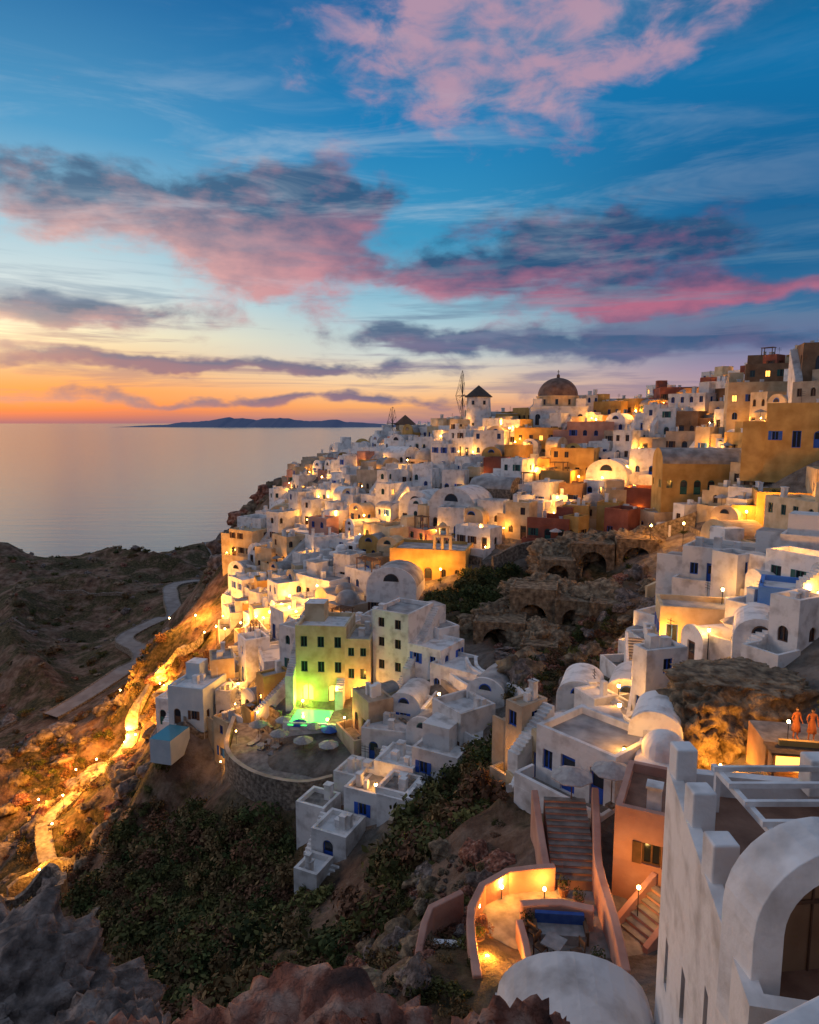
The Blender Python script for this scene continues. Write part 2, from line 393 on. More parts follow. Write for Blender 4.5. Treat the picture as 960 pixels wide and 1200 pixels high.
def lamp(x,y,z=None,h=2.3,p=160,col=WARM,name='street_lamp',rr=.12,up=.65):
    if z is None: z=H(x,y)
    s=MB(); s.tube((0,0,-.3),(0,0,h),.035,'iron')
    s.ring(0,0,[(.001,h),(.09,h+.02),(.13,h+.14),(.09,h+.26),(.001,h+.29)],'bulb',8)
    s.ring(0,0,[(.15,h+.295),(.001,h+.4)],'iron',8)
    o=s.obj(name,(x,y,z))
    l=bpy.data.lights.new('lamp_light','POINT'); l.energy=p; l.color=col; l.shadow_soft_size=rr
    lo=bpy.data.objects.new('lamp_light',l); lo.location=(0,0,h+up); COL.objects.link(lo); lo.parent=o
    return o
def wlamp(x,y,z,h,p,col=WARM):
    s=MB(); s.tube((0,0,0),(0,0,h),.02,'iron',5); s.ring(0,0,[(.001,h),(.06,h+.03),(.08,h+.09),(.06,h+.15),(.001,h+.18)],'bulb',8)
    o=s.obj('terrace_lamp',(x,y,z)); l=bpy.data.lights.new('lamp_light','POINT'); l.energy=p; l.color=col; l.shadow_soft_size=.08
    lo=bpy.data.objects.new('lamp_light',l); lo.location=(0,0,h+.32); COL.objects.link(lo); lo.parent=o
def pwall(name,pts,hgt,th,mat,below=3,zt=None,bevel=0,top=None):
    s=MB()
    fine=[]
    for i in range(len(pts)-1):
        a=Vector(pts[i]); b=Vector(pts[i+1]); n=max(1,int((b-a).length/.8))
        pp=Vector(pts[max(i-1,0)]); p3=Vector(pts[min(i+2,len(pts)-1)])
        for k in range(n):
            t=k/n; fine.append(.5*((2*a)+(b-pp)*t+(2*pp-5*a+4*b-p3)*t*t+(3*a-pp-3*b+p3)*t**3))
    fine.append(Vector(pts[-1]))
    cr=[]
    for i,p in enumerate(fine):
        t=(fine[min(i+1,len(fine)-1)]-fine[max(i-1,0)]); t=Vector((t.x,t.y,0)).normalized(); nn=Vector((-t.y,t.x,0))*th/2
        zt_=p.z if len(p)==3 and zt is None and len(pts[0])==3 else (zt if zt is not None else H(p.x,p.y)+hgt)
        q=Vector((p.x,p.y,0))
        cr.append([q-nn+Z*(zt_-hgt-below),q-nn+Z*zt_,q+nn+Z*zt_,q+nn+Z*(zt_-hgt-below)])
    for i in range(len(cr)-1):
        a,b=cr[i],cr[i+1]
        for k in range(3): s.poly([a[k],b[k],b[k+1],a[k+1]],(top or mat) if k==1 else mat)
    s.poly(cr[0],mat); s.poly(cr[-1][::-1],mat)
    return s.obj(name,bevel=bevel)
def path(name,pts,w,mat,lift=.12,kerb=.12):
    s=MB(); fine=[]
    for i in range(len(pts)-1):
        a=Vector(pts[i]); b=Vector(pts[i+1]); n=max(1,int((b-a).length/1.0))
        for k in range(n):
            p0=Vector(pts[max(i-1,0)]); p3=Vector(pts[min(i+2,len(pts)-1)]); t=k/n
            fine.append(.5*((2*a)+(b-p0)*t+(2*p0-5*a+4*b-p3)*t*t+(3*a-p0-3*b+p3)*t**3))
    fine.append(Vector(pts[-1])); cr=[]
    zs=[]
    for i,p in enumerate(fine):
        t=(fine[min(i+1,len(fine)-1)]-fine[max(i-1,0)]).normalized(); n=Vector((-t.y,t.x))*w/2
        zs.append(max(H(p.x+n.x*k,p.y+n.y*k) for k in(-1,-.5,0,.5,1))+lift)
    for i,p in enumerate(fine):
        t=(fine[min(i+1,len(fine)-1)]-fine[max(i-1,0)]).normalized(); n=Vector((-t.y,t.x))*w/2
        z=max(zs[i],sum(zs[max(0,i-3):i+4])/len(zs[max(0,i-3):i+4]))
        cr.append([Vector((p.x-n.x,p.y-n.y,z-1.5)),Vector((p.x-n.x,p.y-n.y,z+kerb)),Vector((p.x-n.x*.88,p.y-n.y*.88,z+kerb)),Vector((p.x-n.x*.88,p.y-n.y*.88,z)),
                   Vector((p.x+n.x*.88,p.y+n.y*.88,z)),Vector((p.x+n.x*.88,p.y+n.y*.88,z+kerb)),Vector((p.x+n.x,p.y+n.y,z+kerb)),Vector((p.x+n.x,p.y+n.y,z-1.5))])
    for i in range(len(cr)-1):
        for k in range(7): s.poly([cr[i][k],cr[i+1][k],cr[i+1][k+1],cr[i][k+1]],mat if k==3 else 'stone')
    return s.obj(name)
def stairs(name,x,y,z,rot,w,n,rise,run,mat='whitewash',wallh=.8,tread='paving',bevel=0):
    s=MB()
    for i in range(n):
        s.box(-w/2,w/2,i*run,(i+1)*run,-2.5,(i+1)*rise-.03,mat); s.box(-w/2,w/2,i*run-.03,(i+1)*run,(i+1)*rise-.03,(i+1)*rise,tread)
    if wallh:
        for sx in(-1,1):
            x0=sx*(w/2+.005); x1=sx*(w/2+.25); a,b=min(x0,x1),max(x0,x1)
            A=[(a,0,-2.5),(a,n*run,-2.5),(a,n*run,n*rise+wallh),(a,0,wallh)]; B=[(b,*p[1:]) for p in A]
            s.poly(A[::-1],mat); s.poly(B,mat)
            for q in range(4):
                r=(q+1)%4; s.poly([A[q],B[q],B[r],A[r]][::-1],mat)
    return s.obj(name,(x,y,z),rad(rot),bevel=bevel)
def rockobj(name,loc,dim,mat,seed=0,sub=5,amp=.3,flat=None,rz=0,fine=0):
    bpy.ops.mesh.primitive_ico_sphere_add(subdivisions=sub,radius=1); o=bpy.context.object; o.name=name; o.data.name=name
    for v in o.data.vertices:
        d=v.co.normalized()
        k=1+amp*noise.fractal(d*1.3+Vector((seed,0,0)),.8,2.1,7)+amp*.35*(1-abs(noise.noise(d*4+Vector((0,seed,0)))*2))
        k-=amp*.5*abs(noise.noise(d*9+Vector((seed,3,1))))
        if fine: k+=fine*(noise.fractal(d*14+Vector((seed,9,2)),.7,2.2,5)-.6*abs(noise.noise(d*26+Vector((seed,1,7)))))
        c=d*k
        if flat is not None and c.z>flat: c.z=flat+(c.z-flat)*.12
        v.co=Vector((c.x*dim[0],c.y*dim[1],c.z*dim[2]))
    o.location=loc; o.rotation_euler=(0,0,rad(rz)); o.data.materials.append(MATS[mat])
    o.data.polygons.foreach_set('use_smooth',[True]*len(o.data.polygons))
    return o
def umbrella(x,y,z,r=1.3,mat='fabric'):
    s=MB(); s.tube((0,0,0),(0,0,2.35),.03,'wood'); s.ring(0,0,[(r,1.95),(r,2.0),(r*.5,2.25),(.02,2.45)],mat,8)
    s.ring(0,0,[(r*.98,1.96),(.02,2.38)],mat,8)
    s.box(-.22,.22,-.22,.22,-.05,.08,'stone')
    return s.obj('parasol',(x,y,z),R2.uniform(0,1))
def lounger(x,y,z,rot,mat='fabric'):
    s=MB()
    s.box(-.32,.32,0,1.35,.28,.36,mat); s.poly([(-.32,1.35,.36),(.32,1.35,.36),(.32,1.9,.75),(-.32,1.9,.75)],mat); s.poly([(-.32,1.35,.28),(-.32,1.9,.67),(.32,1.9,.67),(.32,1.35,.28)],mat)
    s.poly([(-.32,1.9,.67),(-.32,1.9,.75),(.32,1.9,.75),(.32,1.9,.67)],mat)
    for a in(-.28,.25):
        for b_ in(.08,1.25): s.box(a,a+.04,b_,b_+.05,0,.28,'wood')
    return s.obj('sun_lounger',(x,y,z),rad(rot))
def chair(x,y,z,rot,mat='wood'):
    s=MB(); s.box(-.22,.22,-.22,.22,.42,.47,mat)
    for a in(-.21,.17):
        s.box(a,a+.04,-.21,-.17,0,.42,mat); s.box(a,a+.04,.17,.21,0,.95,mat)
    s.box(-.17,.17,.18,.2,.65,.92,mat)
    return s.obj('chair',(x,y,z),rad(rot))
def table(x,y,z):
    s=MB(); s.box(-.4,.4,-.4,.4,.7,.75,'fabric'); s.tube((0,0,0),(0,0,.7),.04,'iron'); s.box(-.25,.25,-.25,.25,0,.04,'iron')
    return s.obj('table',(x,y,z),R2.uniform(0,1.5))
def pot(x,y,z,sz=.3):
    s=MB(); s.ring(0,0,[(.001,0),(sz*.6,0),(sz,sz*1.5),(sz*1.1,sz*1.5),(sz*1.1,sz*1.7),(sz*.9,sz*1.7),(.001,sz*1.5)],'terracotta',12)
    rr=random.Random(int(x*100))
    for i in range(140):
        d=Vector((rr.gauss(0,1),rr.gauss(0,1),rr.gauss(0,1))).normalized(); p=Vector((0,0,sz*2.6))+d*sz*1.3*rr.random()**.4
        u=d.orthogonal().normalized()*.05; w=Vector((rr.gauss(0,1),rr.gauss(0,1),rr.gauss(0,1))).normalized()*.03
        s.poly([p-u,p+w,p+u,p-w],'leafC')
    return s.obj('potted_plant',(x,y,z))

# ------------------------------------------------------------ windmills, church
def windmill(x,y,z,r,h,body,cap,nsp=12,sr=4.2,wrot=0):
    s=MB(); s.ring(0,0,[(r*1.08,-3),(r,0),(r*.86,h),(r*.80,h)],body,28)
    s.ring(0,0,[(r*1.02,h-.25),(r*1.02,h-.1),(r*.5,h+1.25),(.03,h+2.5)],cap,28)
    s.ring(0,0,[(r*1.02,h-.25),(r*.8,h-.25)],cap,28)
    for a in(200,250,300):
        t=rad(a)
        for zz in(1.2,h-2.0):
            c=Vector((math.cos(t),math.sin(t),0))*r*.93; u=Vector((-math.sin(t),math.cos(t),0))
            q=[c+u*.32*i_+Z*(zz+.9*j_)+c.normalized()*.12 for i_,j_ in((-1,0),(1,0),(1,1),(-1,1))]
            s.poly(q,'glass')
    hub=Vector((-r*.86-1.1,0,h+.1)); s.tube((0,0,h+.1),hub+Vector((-.3,0,0)),.14,'wood')
    tips=[]
    for i in range(nsp):
        t=2*math.pi*i/nsp+.1; e=hub+Vector((0,math.cos(t),math.sin(t)))*sr; s.tube(hub,e,.06,'iron',5); tips.append(e)
        s.tube(hub+Vector((-1.6,0,0)),e,.025,'iron',4)
    for i in range(nsp): s.tube(tips[i],tips[(i+1)%nsp],.03,'iron',4)
    s.tube(hub,hub+Vector((-1.6,0,0)),.06,'wood',5)
    return s.obj('windmill',(x,y,z),rad(wrot))
windmill(16,160,-2.2,3.1,8.2,'whitewash','thatch',12,5.8,-10)
windmill(-1.2,193,-6.0,3.0,5.6,'beige','thatchbrown',12,4.6,15)
FOOT+=[(16,160,4),(-1.2,193,5),(32.5,154,7)]
s=MB()
def church_wall(o,ux,w,h,n):
    ops=[((i+.5)*w/n-.55,(i+.5)*w/n+.55,.9,3.3,True,'win') for i in range(n)]
    s.wall(Vector(o),Vector(ux),w,h,-6,ops,'whitewash',paint='brownpaint')
church_wall((-6,-5,0),(1,0,0),12,4.6,4); church_wall((6,-5,0),(0,1,0),10,4.6,3); church_wall((6,5,0),(-1,0,0),12,4.6,0); church_wall((-6,5,0),(0,-1,0),10,4.6,3)
s.box(-6.2,6.2,-5.2,5.2,4.6,4.95,'whitewash')
s.ring(0,0,[(4.5,4.95),(4.5,7.0),(4.75,7.0),(4.75,7.25),(4.4,7.3)],'cream',32)
for i in range(10):
    t=2*math.pi*i/10+.2; c=Vector((math.cos(t),math.sin(t),0)); u=Vector((-c.y,c.x,0))
    s.poly([c*4.52+u*.3*a_+Z*(5.3+b_*1.2) for a_,b_ in((-1,0),(1,0),(1,1),(-1,1))],'glass')
s.ring(0,0,[(4.4*math.cos(k*math.pi/24),7.3+4.0*math.sin(k*math.pi/24)) for k in range(12)]+[(.35,11.25),(.35,11.9),(.02,12.2)],'dome',32)
s.box(-.06,.06,-.06,.06,12.1,13.0,'iron'); s.box(-.3,.3,-.05,.05,12.55,12.65,'iron')
for cx in(-4.6,4.6):
    s.box(cx-1,cx+1,-4.9,-3.9,4.95,6.6,'whitewash')
s.obj('domed_church',(33,154,-1.5),rad(-8))

# ------------------------------------------------------------ individually surveyed houses
HO=house
HO('two_storey_house',36,137,9,7,6.2,-15,'pink',z=-6.5,paint='bluepaint')
HO('yellow_house',26,141,9,7,6,-20,'ochre',z=-7.5)
HO('yellow_house',45,143,9,6,5,-10,'ochre',z=-4)
HO('terrace_house',20,138,6,6,4,-25,'cream',z=-9)
HO('vaulted_house',34,118,7,9,4.2,-30,'whitewash','vault',z=-13.2,roofm='whitewash')
HO('vaulted_house',44,99,14,7,4.5,-8,'ochre','vaultx',z=-10.5,roofm='roofgrey')
HO('red_mansion',60,147,13,8,6.0,-10,'redwall',z=1.0,paint='brownpaint')
HO('yellow_house',53,140,8,6,4.5,-15,'ochre',z=-.5)
HO('clifftop_house',57,96,5,5,9,-20,'brownwall',z=1.5,ops=[(1.6,3.2,5.5,7.8,True,'win')],paint='brownpaint')
HO('stone_house',56,111,9,6,6.5,-20,'cream',z=-.5)
HO('stone_house',62,118,9,6,8.5,-25,'brownwall',z=1)
HO('ochre_house',49,87,7,6,5.2,-30,'ochre',z=-3.2,paint='bluepaint')
HO('brown_house',39,109,9,6,5,-30,'redwall',z=-16,paint='brownpaint')
HO('ochre_house',46,80,9,6,3.8,-20,'ochre',z=-12.5,paint='bluepaint')
HO('cream_house',50,77,7,6,3.2,-20,'cream',z=-9)
HO('whitewashed_house',31.5,66,9,6,3.3,-38,z=-16.2,paint='bluepaint',roofm='roofgrey',terr=2,ops=[(.8,1.6,.9,2.1,False,'win'),(2.4,3.4,.02,2.2,False,'door'),(4.2,5,.9,2.1,False,'win'),(5.8,6.8,.02,2.2,False,'door'),(7.6,8.3,.9,2.1,False,'win')])
HO('whitewashed_house',37.5,62,6,5,3.6,-38,z=-14.5,paint='bluepaint',roofm='whitewash')
HO('cream_house',26.5,57.5,9,4.5,3.3,-15,'cream',z=-19.8,paint='bluepaint',terr=1.5)
HO('blue_house',30.0,52,5,5,3.0,-30,'bluewall',z=-16.4,paint='brownpaint',roofm='whitewash')
HO('vaulted_house',25.5,48,3.6,6,2.3,-25,'whitewash','vault',z=-17.9,paint='brownpaint',roofm='whitewash')
HO('vaulted_house',13.4,52,3.4,5,2.2,-20,'whitewash','vault',z=-24,paint='bluepaint',roofm='whitewash')
HO('vaulted_house',17,51,3.6,5,2.3,-25,'whitewash','vault',z=-23.6,paint='bluepaint',roofm='whitewash')
HO('whitewashed_house',9.3,36.5,5.4,4.4,2.9,-50,z=-21.1,paint='bluepaint',bevel=.05,terr=1.6,roofm='roofgrey',extra=False,ops=[(.5,1.2,.8,2.0,False,'win'),(1.8,2.8,.02,2.2,False,'door'),(3.8,4.7,.02,2.2,False,'door')])
HO('vaulted_house',14.2,37.5,3.0,4,2.0,-25,'whitewash','vault',z=-19.8,paint='brownpaint',roofm='whitewash',bevel=.04)
HO('domed_house',13.3,34,2.8,3,1.9,-25,'whitewash','dome',z=-19.9,paint='brownpaint',roofm='whitewash',bevel=.04)
HO('pink_house',10.4,27.6,2.9,4.5,4.4,-25,'pink',z=-21.6,paint='brownpaint',bevel=.05,roofm='terracotta',terr=0,ops=[(1.2,2.0,2.4,3.4,False,'shut')])
hops=lambda w,L:[((i+.5)*w/3-.4,(i+.5)*w/3+.4,l*3+.9,l*3+2.2,False,'win') for l in range(1,L) for i in range(3)]
HO('hotel_building',-10.3,76.5,6,6,9,-6,'cream',z=-32.8,paint='greenpaint',roofm='whitewash',ops=hops(6,3)+[(.7,2.1,.02,2.4,True,'lit'),(3.8,5.2,.02,2.4,True,'lit')])
HO('hotel_building',-6.0,76,3,6,7.6,-6,'cream',z=-32.8,paint='greenpaint',ops=[(.4,1.1,6,7.0,False,'win'),(1.8,2.5,6,7.0,False,'win'),(.4,1.1,3.3,4.5,False,'win'),(1.8,2.5,3.3,4.5,False,'win'),(.6,2.3,.02,2.4,True,'lit')])
HO('hotel_building',-2.2,75.5,4.8,6,10.2,-30,'whitewash',z=-32,paint='brownpaint',ops=[(.8,1.6,z0,z0+1.1,False,'win') for z0 in(.9,3.7,6.4,8.7)]+[(3,3.8,z0,z0+1.1,False,'win') for z0 in(3.7,6.4,8.7)])
HO('whitewashed_house',1.6,73,4.5,5,5.4,-35,z=-30.5,paint='bluepaint')
HO('whitewashed_house',4.6,69.5,6,5,3.2,-38,z=-29.5,paint='bluepaint',terr=1.8)
HO('vaulted_house',7.4,64,4,6,2.6,-28,'whitewash','vault',z=-29,paint='bluepaint',roofm='roofgrey')
HO('vaulted_house',-.6,67.5,3.6,5,2.8,-20,'whitewash','vault',z=-32,paint='bluepaint',roofm='whitewash')
HO('whitewashed_house',2.8,64.6,3.6,5,2.7,-20,'whitewash',z=-31.6,paint='bluepaint',roofm='paving')
HO('whitewashed_house',2.2,57.5,4.6,4.5,2.8,-30,z=-32.4,paint='bluepaint',roofm='whitewash')
HO('whitewashed_house',-2.4,64,5,4,3,-15,z=-33.6,paint='bluepaint')
for (hx,hy,hw,hd,hh,hz) in((-6.8,53,3.4,3.4,2.4,-36.8),(-4.2,56,3.6,4,2.8,-35.2),(-1.6,55,3.0,3.4,2.4,-34.2),(-1.5,58.8,4,4,2.6,-34),(-5.5,59.5,3.6,3.5,2.6,-35.4),(-8.4,50.6,2.2,2.6,1.4,-37.6),(-9,57.5,3,3,2.2,-36.8),(.6,52.8,2.4,2.4,1.8,-33.2)):
    HO('whitewashed_house',hx,hy,hw,hd,hh,-25,z=hz,paint='bluepaint',roofm=R.choice(['whitewash','paving']),found=3.5)
HO('yellow_church',2.6,99,11.5,8,5,-14,'ochre',z=-24,paint='brownpaint',roofm='roofgrey',ops=[(1.2,1.9,1.2,2.6,True,'win'),(3.2,3.9,1.2,2.6,True,'win'),(5.3,6.5,.02,2.8,True,'door'),(7.9,8.6,1.2,2.6,True,'win'),(9.9,10.6,1.2,2.6,True,'win')],extra=False)
s=MB()
s.box(-1.4,-1.0,0,.5,0,1.9,'cream'); s.box(1.0,1.4,0,.5,0,1.9,'cream'); s.box(-.2,.2,0,.5,0,1.9,'cream'); s.box(-1.5,1.5,-.05,.55,1.9,2.2,'cream')
s.box(-.9,-.6,0,.5,2.2,3.3,'cream'); s.box(.6,.9,0,.5,2.2,3.3,'cream'); s.box(-1,1,-.05,.55,3.3,3.55,'cream'); s.ring(0,.25,[(.6,3.55),(.45,3.9),(.02,4.15)],'cream',10)
for q in(-.6,.6): s.ring(q,.25,[(.24,1.0),(.16,1.3),(.03,1.45)],'iron',8)
s.obj('bell_tower',(4.8,98.6,-18.6),rad(-14))
HO('vaulted_house',-2.5,90.5,7,6,4.4,-12,'whitewash','vault',z=-26.5,roofm='roofgrey')
HO('hotel_annex',-28,81.5,5,6,4.6,-15,'palewall',z=-37.8,paint='brownpaint',roofm='whitewash')
HO('whitewashed_house',-31,84,4,5,3.2,-15,z=-39,found=6)
HO('vaulted_house',7,114,8.5,10,4.2,-32,'whitewash','vault',z=-18.2,roofm='whitewash')
HO('vaulted_house',1,122,7,8,3.6,-32,'whitewash','vault',z=-18.5,roofm='whitewash')
HO('stone_building',14,119,8,6,5,-32,'stone','vaultx',z=-16.5,roofm='roofgrey',ops=[])
# ------------------------------------------------------------ cave ruins
for (cx,cy,cz,w_,h_,ro,ar) in((24.6,90,-20.9,5.6,4.6,-12,3.6),(30.4,89.6,-20.2,5.4,4.6,-12,3.6),(15,81,-25.6,5.6,5.4,-15,3.4),(10.4,77,-27.6,6,4.4,-12,3.8),(19.6,79,-25.4,4.6,4.2,-20,2.8),(23.4,76,-24.8,5.5,4.0,-18,3.2),(19.6,88.5,-22,4.6,3.8,-10,2.8),(14,71.5,-27.2,4,3,-15,2.4)):
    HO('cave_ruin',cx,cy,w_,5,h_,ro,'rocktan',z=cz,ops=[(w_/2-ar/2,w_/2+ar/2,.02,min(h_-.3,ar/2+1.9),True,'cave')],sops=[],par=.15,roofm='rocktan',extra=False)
    rockobj('boulder',(cx+1.0,cy+5.6,cz+h_*.55),(w_*.8,3.6,2.6),'rocktan',cx,5,.45,fine=.05)
    rockobj('boulder',(cx+w_*.66,cy+2.4,cz+.2),(1.2,1.8,2.6),'rocktan',cy,4,.45)
rockobj('rock_outcrop',(20.2,40.5,-18.2),(4.4,3.6,4.2),'rocktan',4,6,.38,flat=.62,rz=10,fine=.05)
rockobj('rock_outcrop',(16.6,38.6,-19.6),(1.8,2.0,2.6),'rocktan',9,5,.4,fine=.05)

# ------------------------------------------------------------ foreground: cliff house with roof terrace
HO('cliff_house',5.95,13.05,7.5,8.5,8.0,-101.5,'whitewash',z=-17.4,found=3,bevel=.07,par=.55,floor='terracotta',extra=False,sops=[],
   ops=[(1.0,1.35,3.2,4.5,False,'win'),(2.9,3.3,4.0,5.3,False,'win'),(4.9,5.2,5.6,6.6,False,'win'),(5.6,6.5,.4,2.4,False,'win')],paint='brownpaint')
s=MB()
for (a,b_) in((6.90,16.25),(6.48,14.25),(6.10,12.4),(9.9,15.7),(12.4,15.2)):
    s.box(a-.26,a+.26,b_-.26,b_+.26,-9.0,-8.05,'whitewash')
s.obj('parapet_piers',bevel=.05)
s=MB()
for k in range(5):
    s.box(7.3,14.0,12.4+k*.75,12.5+k*.75,-8.3,-8.18,'whitewash')
s.box(7.4,7.52,12.2,15.8,-8.44,-8.303,'whitewash'); s.box(13.6,13.72,12.2,15.8,-8.44,-8.303,'whitewash')
for a in(7.4,13.6):
    for b_ in(12.3,15.5): s.box(a,a+.12,b_,b_+.12,-9.45,-8.442,'whitewash')
s.obj('pergola')
s=MB(); N=16; ro,ri,zb,zs,dp=1.5,.98,-1.9,.15,.9
def ap(r,q): 
    t=math.pi*(1-q/N); return (r*math.cos(t),zs+r*math.sin(t)*.95)
for q in range(N):
    a,b_,c,d=ap(ro,q),ap(ro,q+1),ap(ri,q+1),ap(ri,q)
    s.poly([(a[0],0,a[1]),(d[0],0,d[1]),(c[0],0,c[1]),(b_[0],0,b_[1])],'whitewash')
    s.poly([(a[0],0,a[1]),(b_[0],0,b_[1]),(b_[0],dp,b_[1]),(a[0],dp,a[1])],'whitewash')
    s.poly([(d[0],0,d[1]),(d[0],dp-.2,d[1]),(c[0],dp-.2,c[1]),(c[0],0,c[1])],'whitewash')
    s.poly([(b_[0],dp,b_[1]),(c[0],dp,c[1]),(d[0],dp,d[1]),(a[0],dp,a[1])],'whitewash')
s.box(-ro,-ri,0,dp,zb,zs,'whitewash'); s.box(ri,ro,0,dp,zb,zs,'whitewash')
s.poly([(-ri,dp-.2,zb),(ri,dp-.2,zb)]+[(ap(ri,q)[0],dp-.2,ap(ri,q)[1]) for q in range(N,-1,-1)],'brownwall')
s.box(-.02,.02,dp-.24,dp-.203,zb,zs+ri*.9,'brownpaint'); s.box(-ri,ri,dp-.24,dp-.203,zs-.04,zs+.04,'brownpaint')
s.obj('arched_gateway',(6.95,10.0,-8.25),rad(6),bevel=.03)
pwall('parapet_wall',[(3.1,5.9,-6.4),(4.9,6.8,-6.4),(9,8.0,-6.6)],1.0,.5,'whitewash',below=4,bevel=.06)
HO('vaulted_house',4.2,14.2,4.4,3.6,2.3,-8,'whitewash','vault',z=-18.9,roofm='whitewash',bevel=.05,sops=[],ops=[],extra=False)
pwall('garden_wall',[(1.4,17.5),(1.7,15.5),(2.0,13.5)],.9,.3,'stone')
rockobj('red_foreground_rock',(-.45,3.2,-4.35),(1.55,.9,1.0),'rockred',2,6,.35,fine=.10)
rockobj('red_foreground_rock',(-1.9,4.0,-5.4),(1.2,1.0,.9),'rockred',5,6,.35,fine=.10)
rockobj('red_foreground_rock',(.6,4.2,-5.35),(1.0,.8,.9),'rockred',8,6,.35,fine=.10)
rockobj('grey_foreground_rock',(-9.6,12.6,-13.6),(4.0,3.2,2.6),'rockgrey',3,6,.35,rz=-20,fine=.07)
rockobj('grey_foreground_rock',(-5.6,10.4,-12.6),(2.2,2.2,1.8),'rockgrey',13,6,.35,rz=-20,fine=.07)
# courtyard
s=MB(); s.box(-1.2,5.2,-3.2,3.2,-2.5,0,'pink','paving'); s.obj('courtyard_floor',(4.2,25.6,-21.05),rad(-6))
pwall('courtyard_wall',[(2.5,22.6,-20.1),(2.45,24.5,-20.1),(2.6,26.2,-20.1),(3.2,27.6,-20.1),(4.4,28.4,-20.0),(6.6,28.6,-19.9)],1.0,.35,'pink',below=2.5,bevel=.05)
pwall('courtyard_wall',[(4.5,22.8,-20.2),(4.55,24.6,-20.2),(4.5,25.6,-20.2)],.9,.3,'pink',below=2,bevel=.05)
pwall('courtyard_wall',[(4.7,26.4,-20.1),(6.4,26.5,-20.1),(7.7,26.1,-20.1)],.95,.4,'pink',below=2,bevel=.05)
pwall('courtyard_wall',[(9.7,33.5,-18.9),(9.0,30.5,-19.2),(8.4,28,-19.4),(8.2,25,-19.6),(7.9,22.5,-19.8)],1.9,.35,'pink',below=3,bevel=.05)
pwall('courtyard_wall',[(6.6,33.8,-19.2),(6.4,30.6,-20.0),(6.3,28.9,-20.2)],1.4,.35,'pink',below=3,bevel=.05)
pwall('courtyard_wall',[(.4,22.2,-21.0),(.3,24,-20.8),(.9,26.6,-20.4),(2.3,27.3,-20.2)],.9,.3,'pink',below=3,bevel=.05)
stairs('staircase',7.7,29.2,-21.2,-5,2.1,13,.14,.32,'pink',0,'paving')
stairs('staircase',1.5,22.3,-22.1,-4,1.5,9,.13,.34,'pink',0,'whitewash')
stairs('staircase',9.0,25.5,-21.3,-60,1.4,8,.17,.3,'pink',.5,'paving')
s=MB(); s.box(-1,1,-.4,.4,0,.42,'fabric'); s.box(-1,1,.25,.45,.42,.85,'bluefabric'); s.box(-1.1,-.95,-.4,.45,0,.6,'wood'); s.box(.95,1.1,-.4,.45,0,.6,'wood')
s.obj('sofa',(6.2,25.6,-21.04),rad(-5))
chair(5.2,24.6,-21.04,40); chair(5.1,25.4,-21.04,130); table(5.7,24.5,-21.04); chair(6.6,24.3,-21.04,-70)
wlamp(2.95,26.7,-21.05,.5,260); wlamp(3.0,23.9,-21.05,.5,260); wlamp(4.1,27.9,-21.05,.5,170); wlamp(9.6,26.3,-21,1.6,90); wlamp(6.0,27.9,-21.05,.4,90); wlamp(4.2,22.9,-21.05,.5,120)
for q in((7.4,27.4),(7.3,24.0),(4.9,26.0),(2.8,25.2),(6.9,28.1),(9.9,30.2),(8.9,34.6)): pot(q[0],q[1],-21.05 if q[1]<29 else -20.9,R2.uniform(.16,.26))
for (a,b_,c_) in((8.4,33.2,-20.3),(10.6,33.6,-20.2)): umbrella(a,b_,c_+.2,1.1)
umbrella(12,48.6,-23.8,1.3); umbrella(15.2,47.6,-23,1.3)
stairs('staircase',15.8,44.5,-22.3,-25,1.8,14,.16,.3,'whitewash',.6)
stairs('staircase',19.5,55,-23.2,-15,1.8,20,.17,.32,'whitewash',.6)
stairs('staircase',11.6,38.5,-21.3,-20,1.4,12,.16,.3,'whitewash',.6)
stairs('staircase',-.2,60,-33.6,-10,1.5,12,.17,.3,'whitewash',.6)
pwall('retaining_wall',[(12,42),(14,45.5),(18,47),(22,47)],1.2,.4,'whitewash')
pwall('retaining_wall',[(6.2,40),(7.5,44),(10,48.5),(15.5,48.6),(19,48.4)],.9,.35,'whitewash')
pwall('retaining_wall',[(22,60),(26,61),(30,63),(33,66)],1.2,.4,'whitewash')
pwall('retaining_wall',[(21,68),(27,71),(33,73),(38,76)],1.6,.4,'stone')
pwall('retaining_wall',[(27,76),(33,78),(40,80)],1.6,.4,'cream')
pwall('retaining_wall',[(12,97),(18,99.5),(26,99),(33,96),(39,92)],2.2,.5,'stone')
# lit restaurant terrace + people
s=MB(); s.box(-3,4,-2.2,2.2,-3,0,'brownwall','paving'); s.box(-2.9,3.8,-2.1,-1.9,0,.9,'ochre'); s.obj('restaurant_terrace',(21.2,33,-16.2),rad(-10))
s=MB(); s.box(-1.6,1.6,-.5,.5,0,1.05,'ochre','wood'); s.box(-1.7,1.7,-.6,.6,2.3,2.42,'wood'); s.box(-1.5,1.5,-.62,-.603,1.55,2.28,'litglass')
for a in(-1.6,1.5):
    for b_ in(-.5,.4): s.box(a,a+.1,b_,b_+.1,1.05,2.3,'wood')
s.obj('bar_counter',(19.0,31.0,-18.0),rad(-10))
wlamp(18.8,32.2,-16.2,1.4,130); wlamp(22.5,33.0,-16.2,1.6,130); wlamp(17.1,35.4,-19.6,.8,520); wlamp(18.6,34.6,-18.8,.8,320); wlamp(19.3,30.6,-17.9,1.5,140)
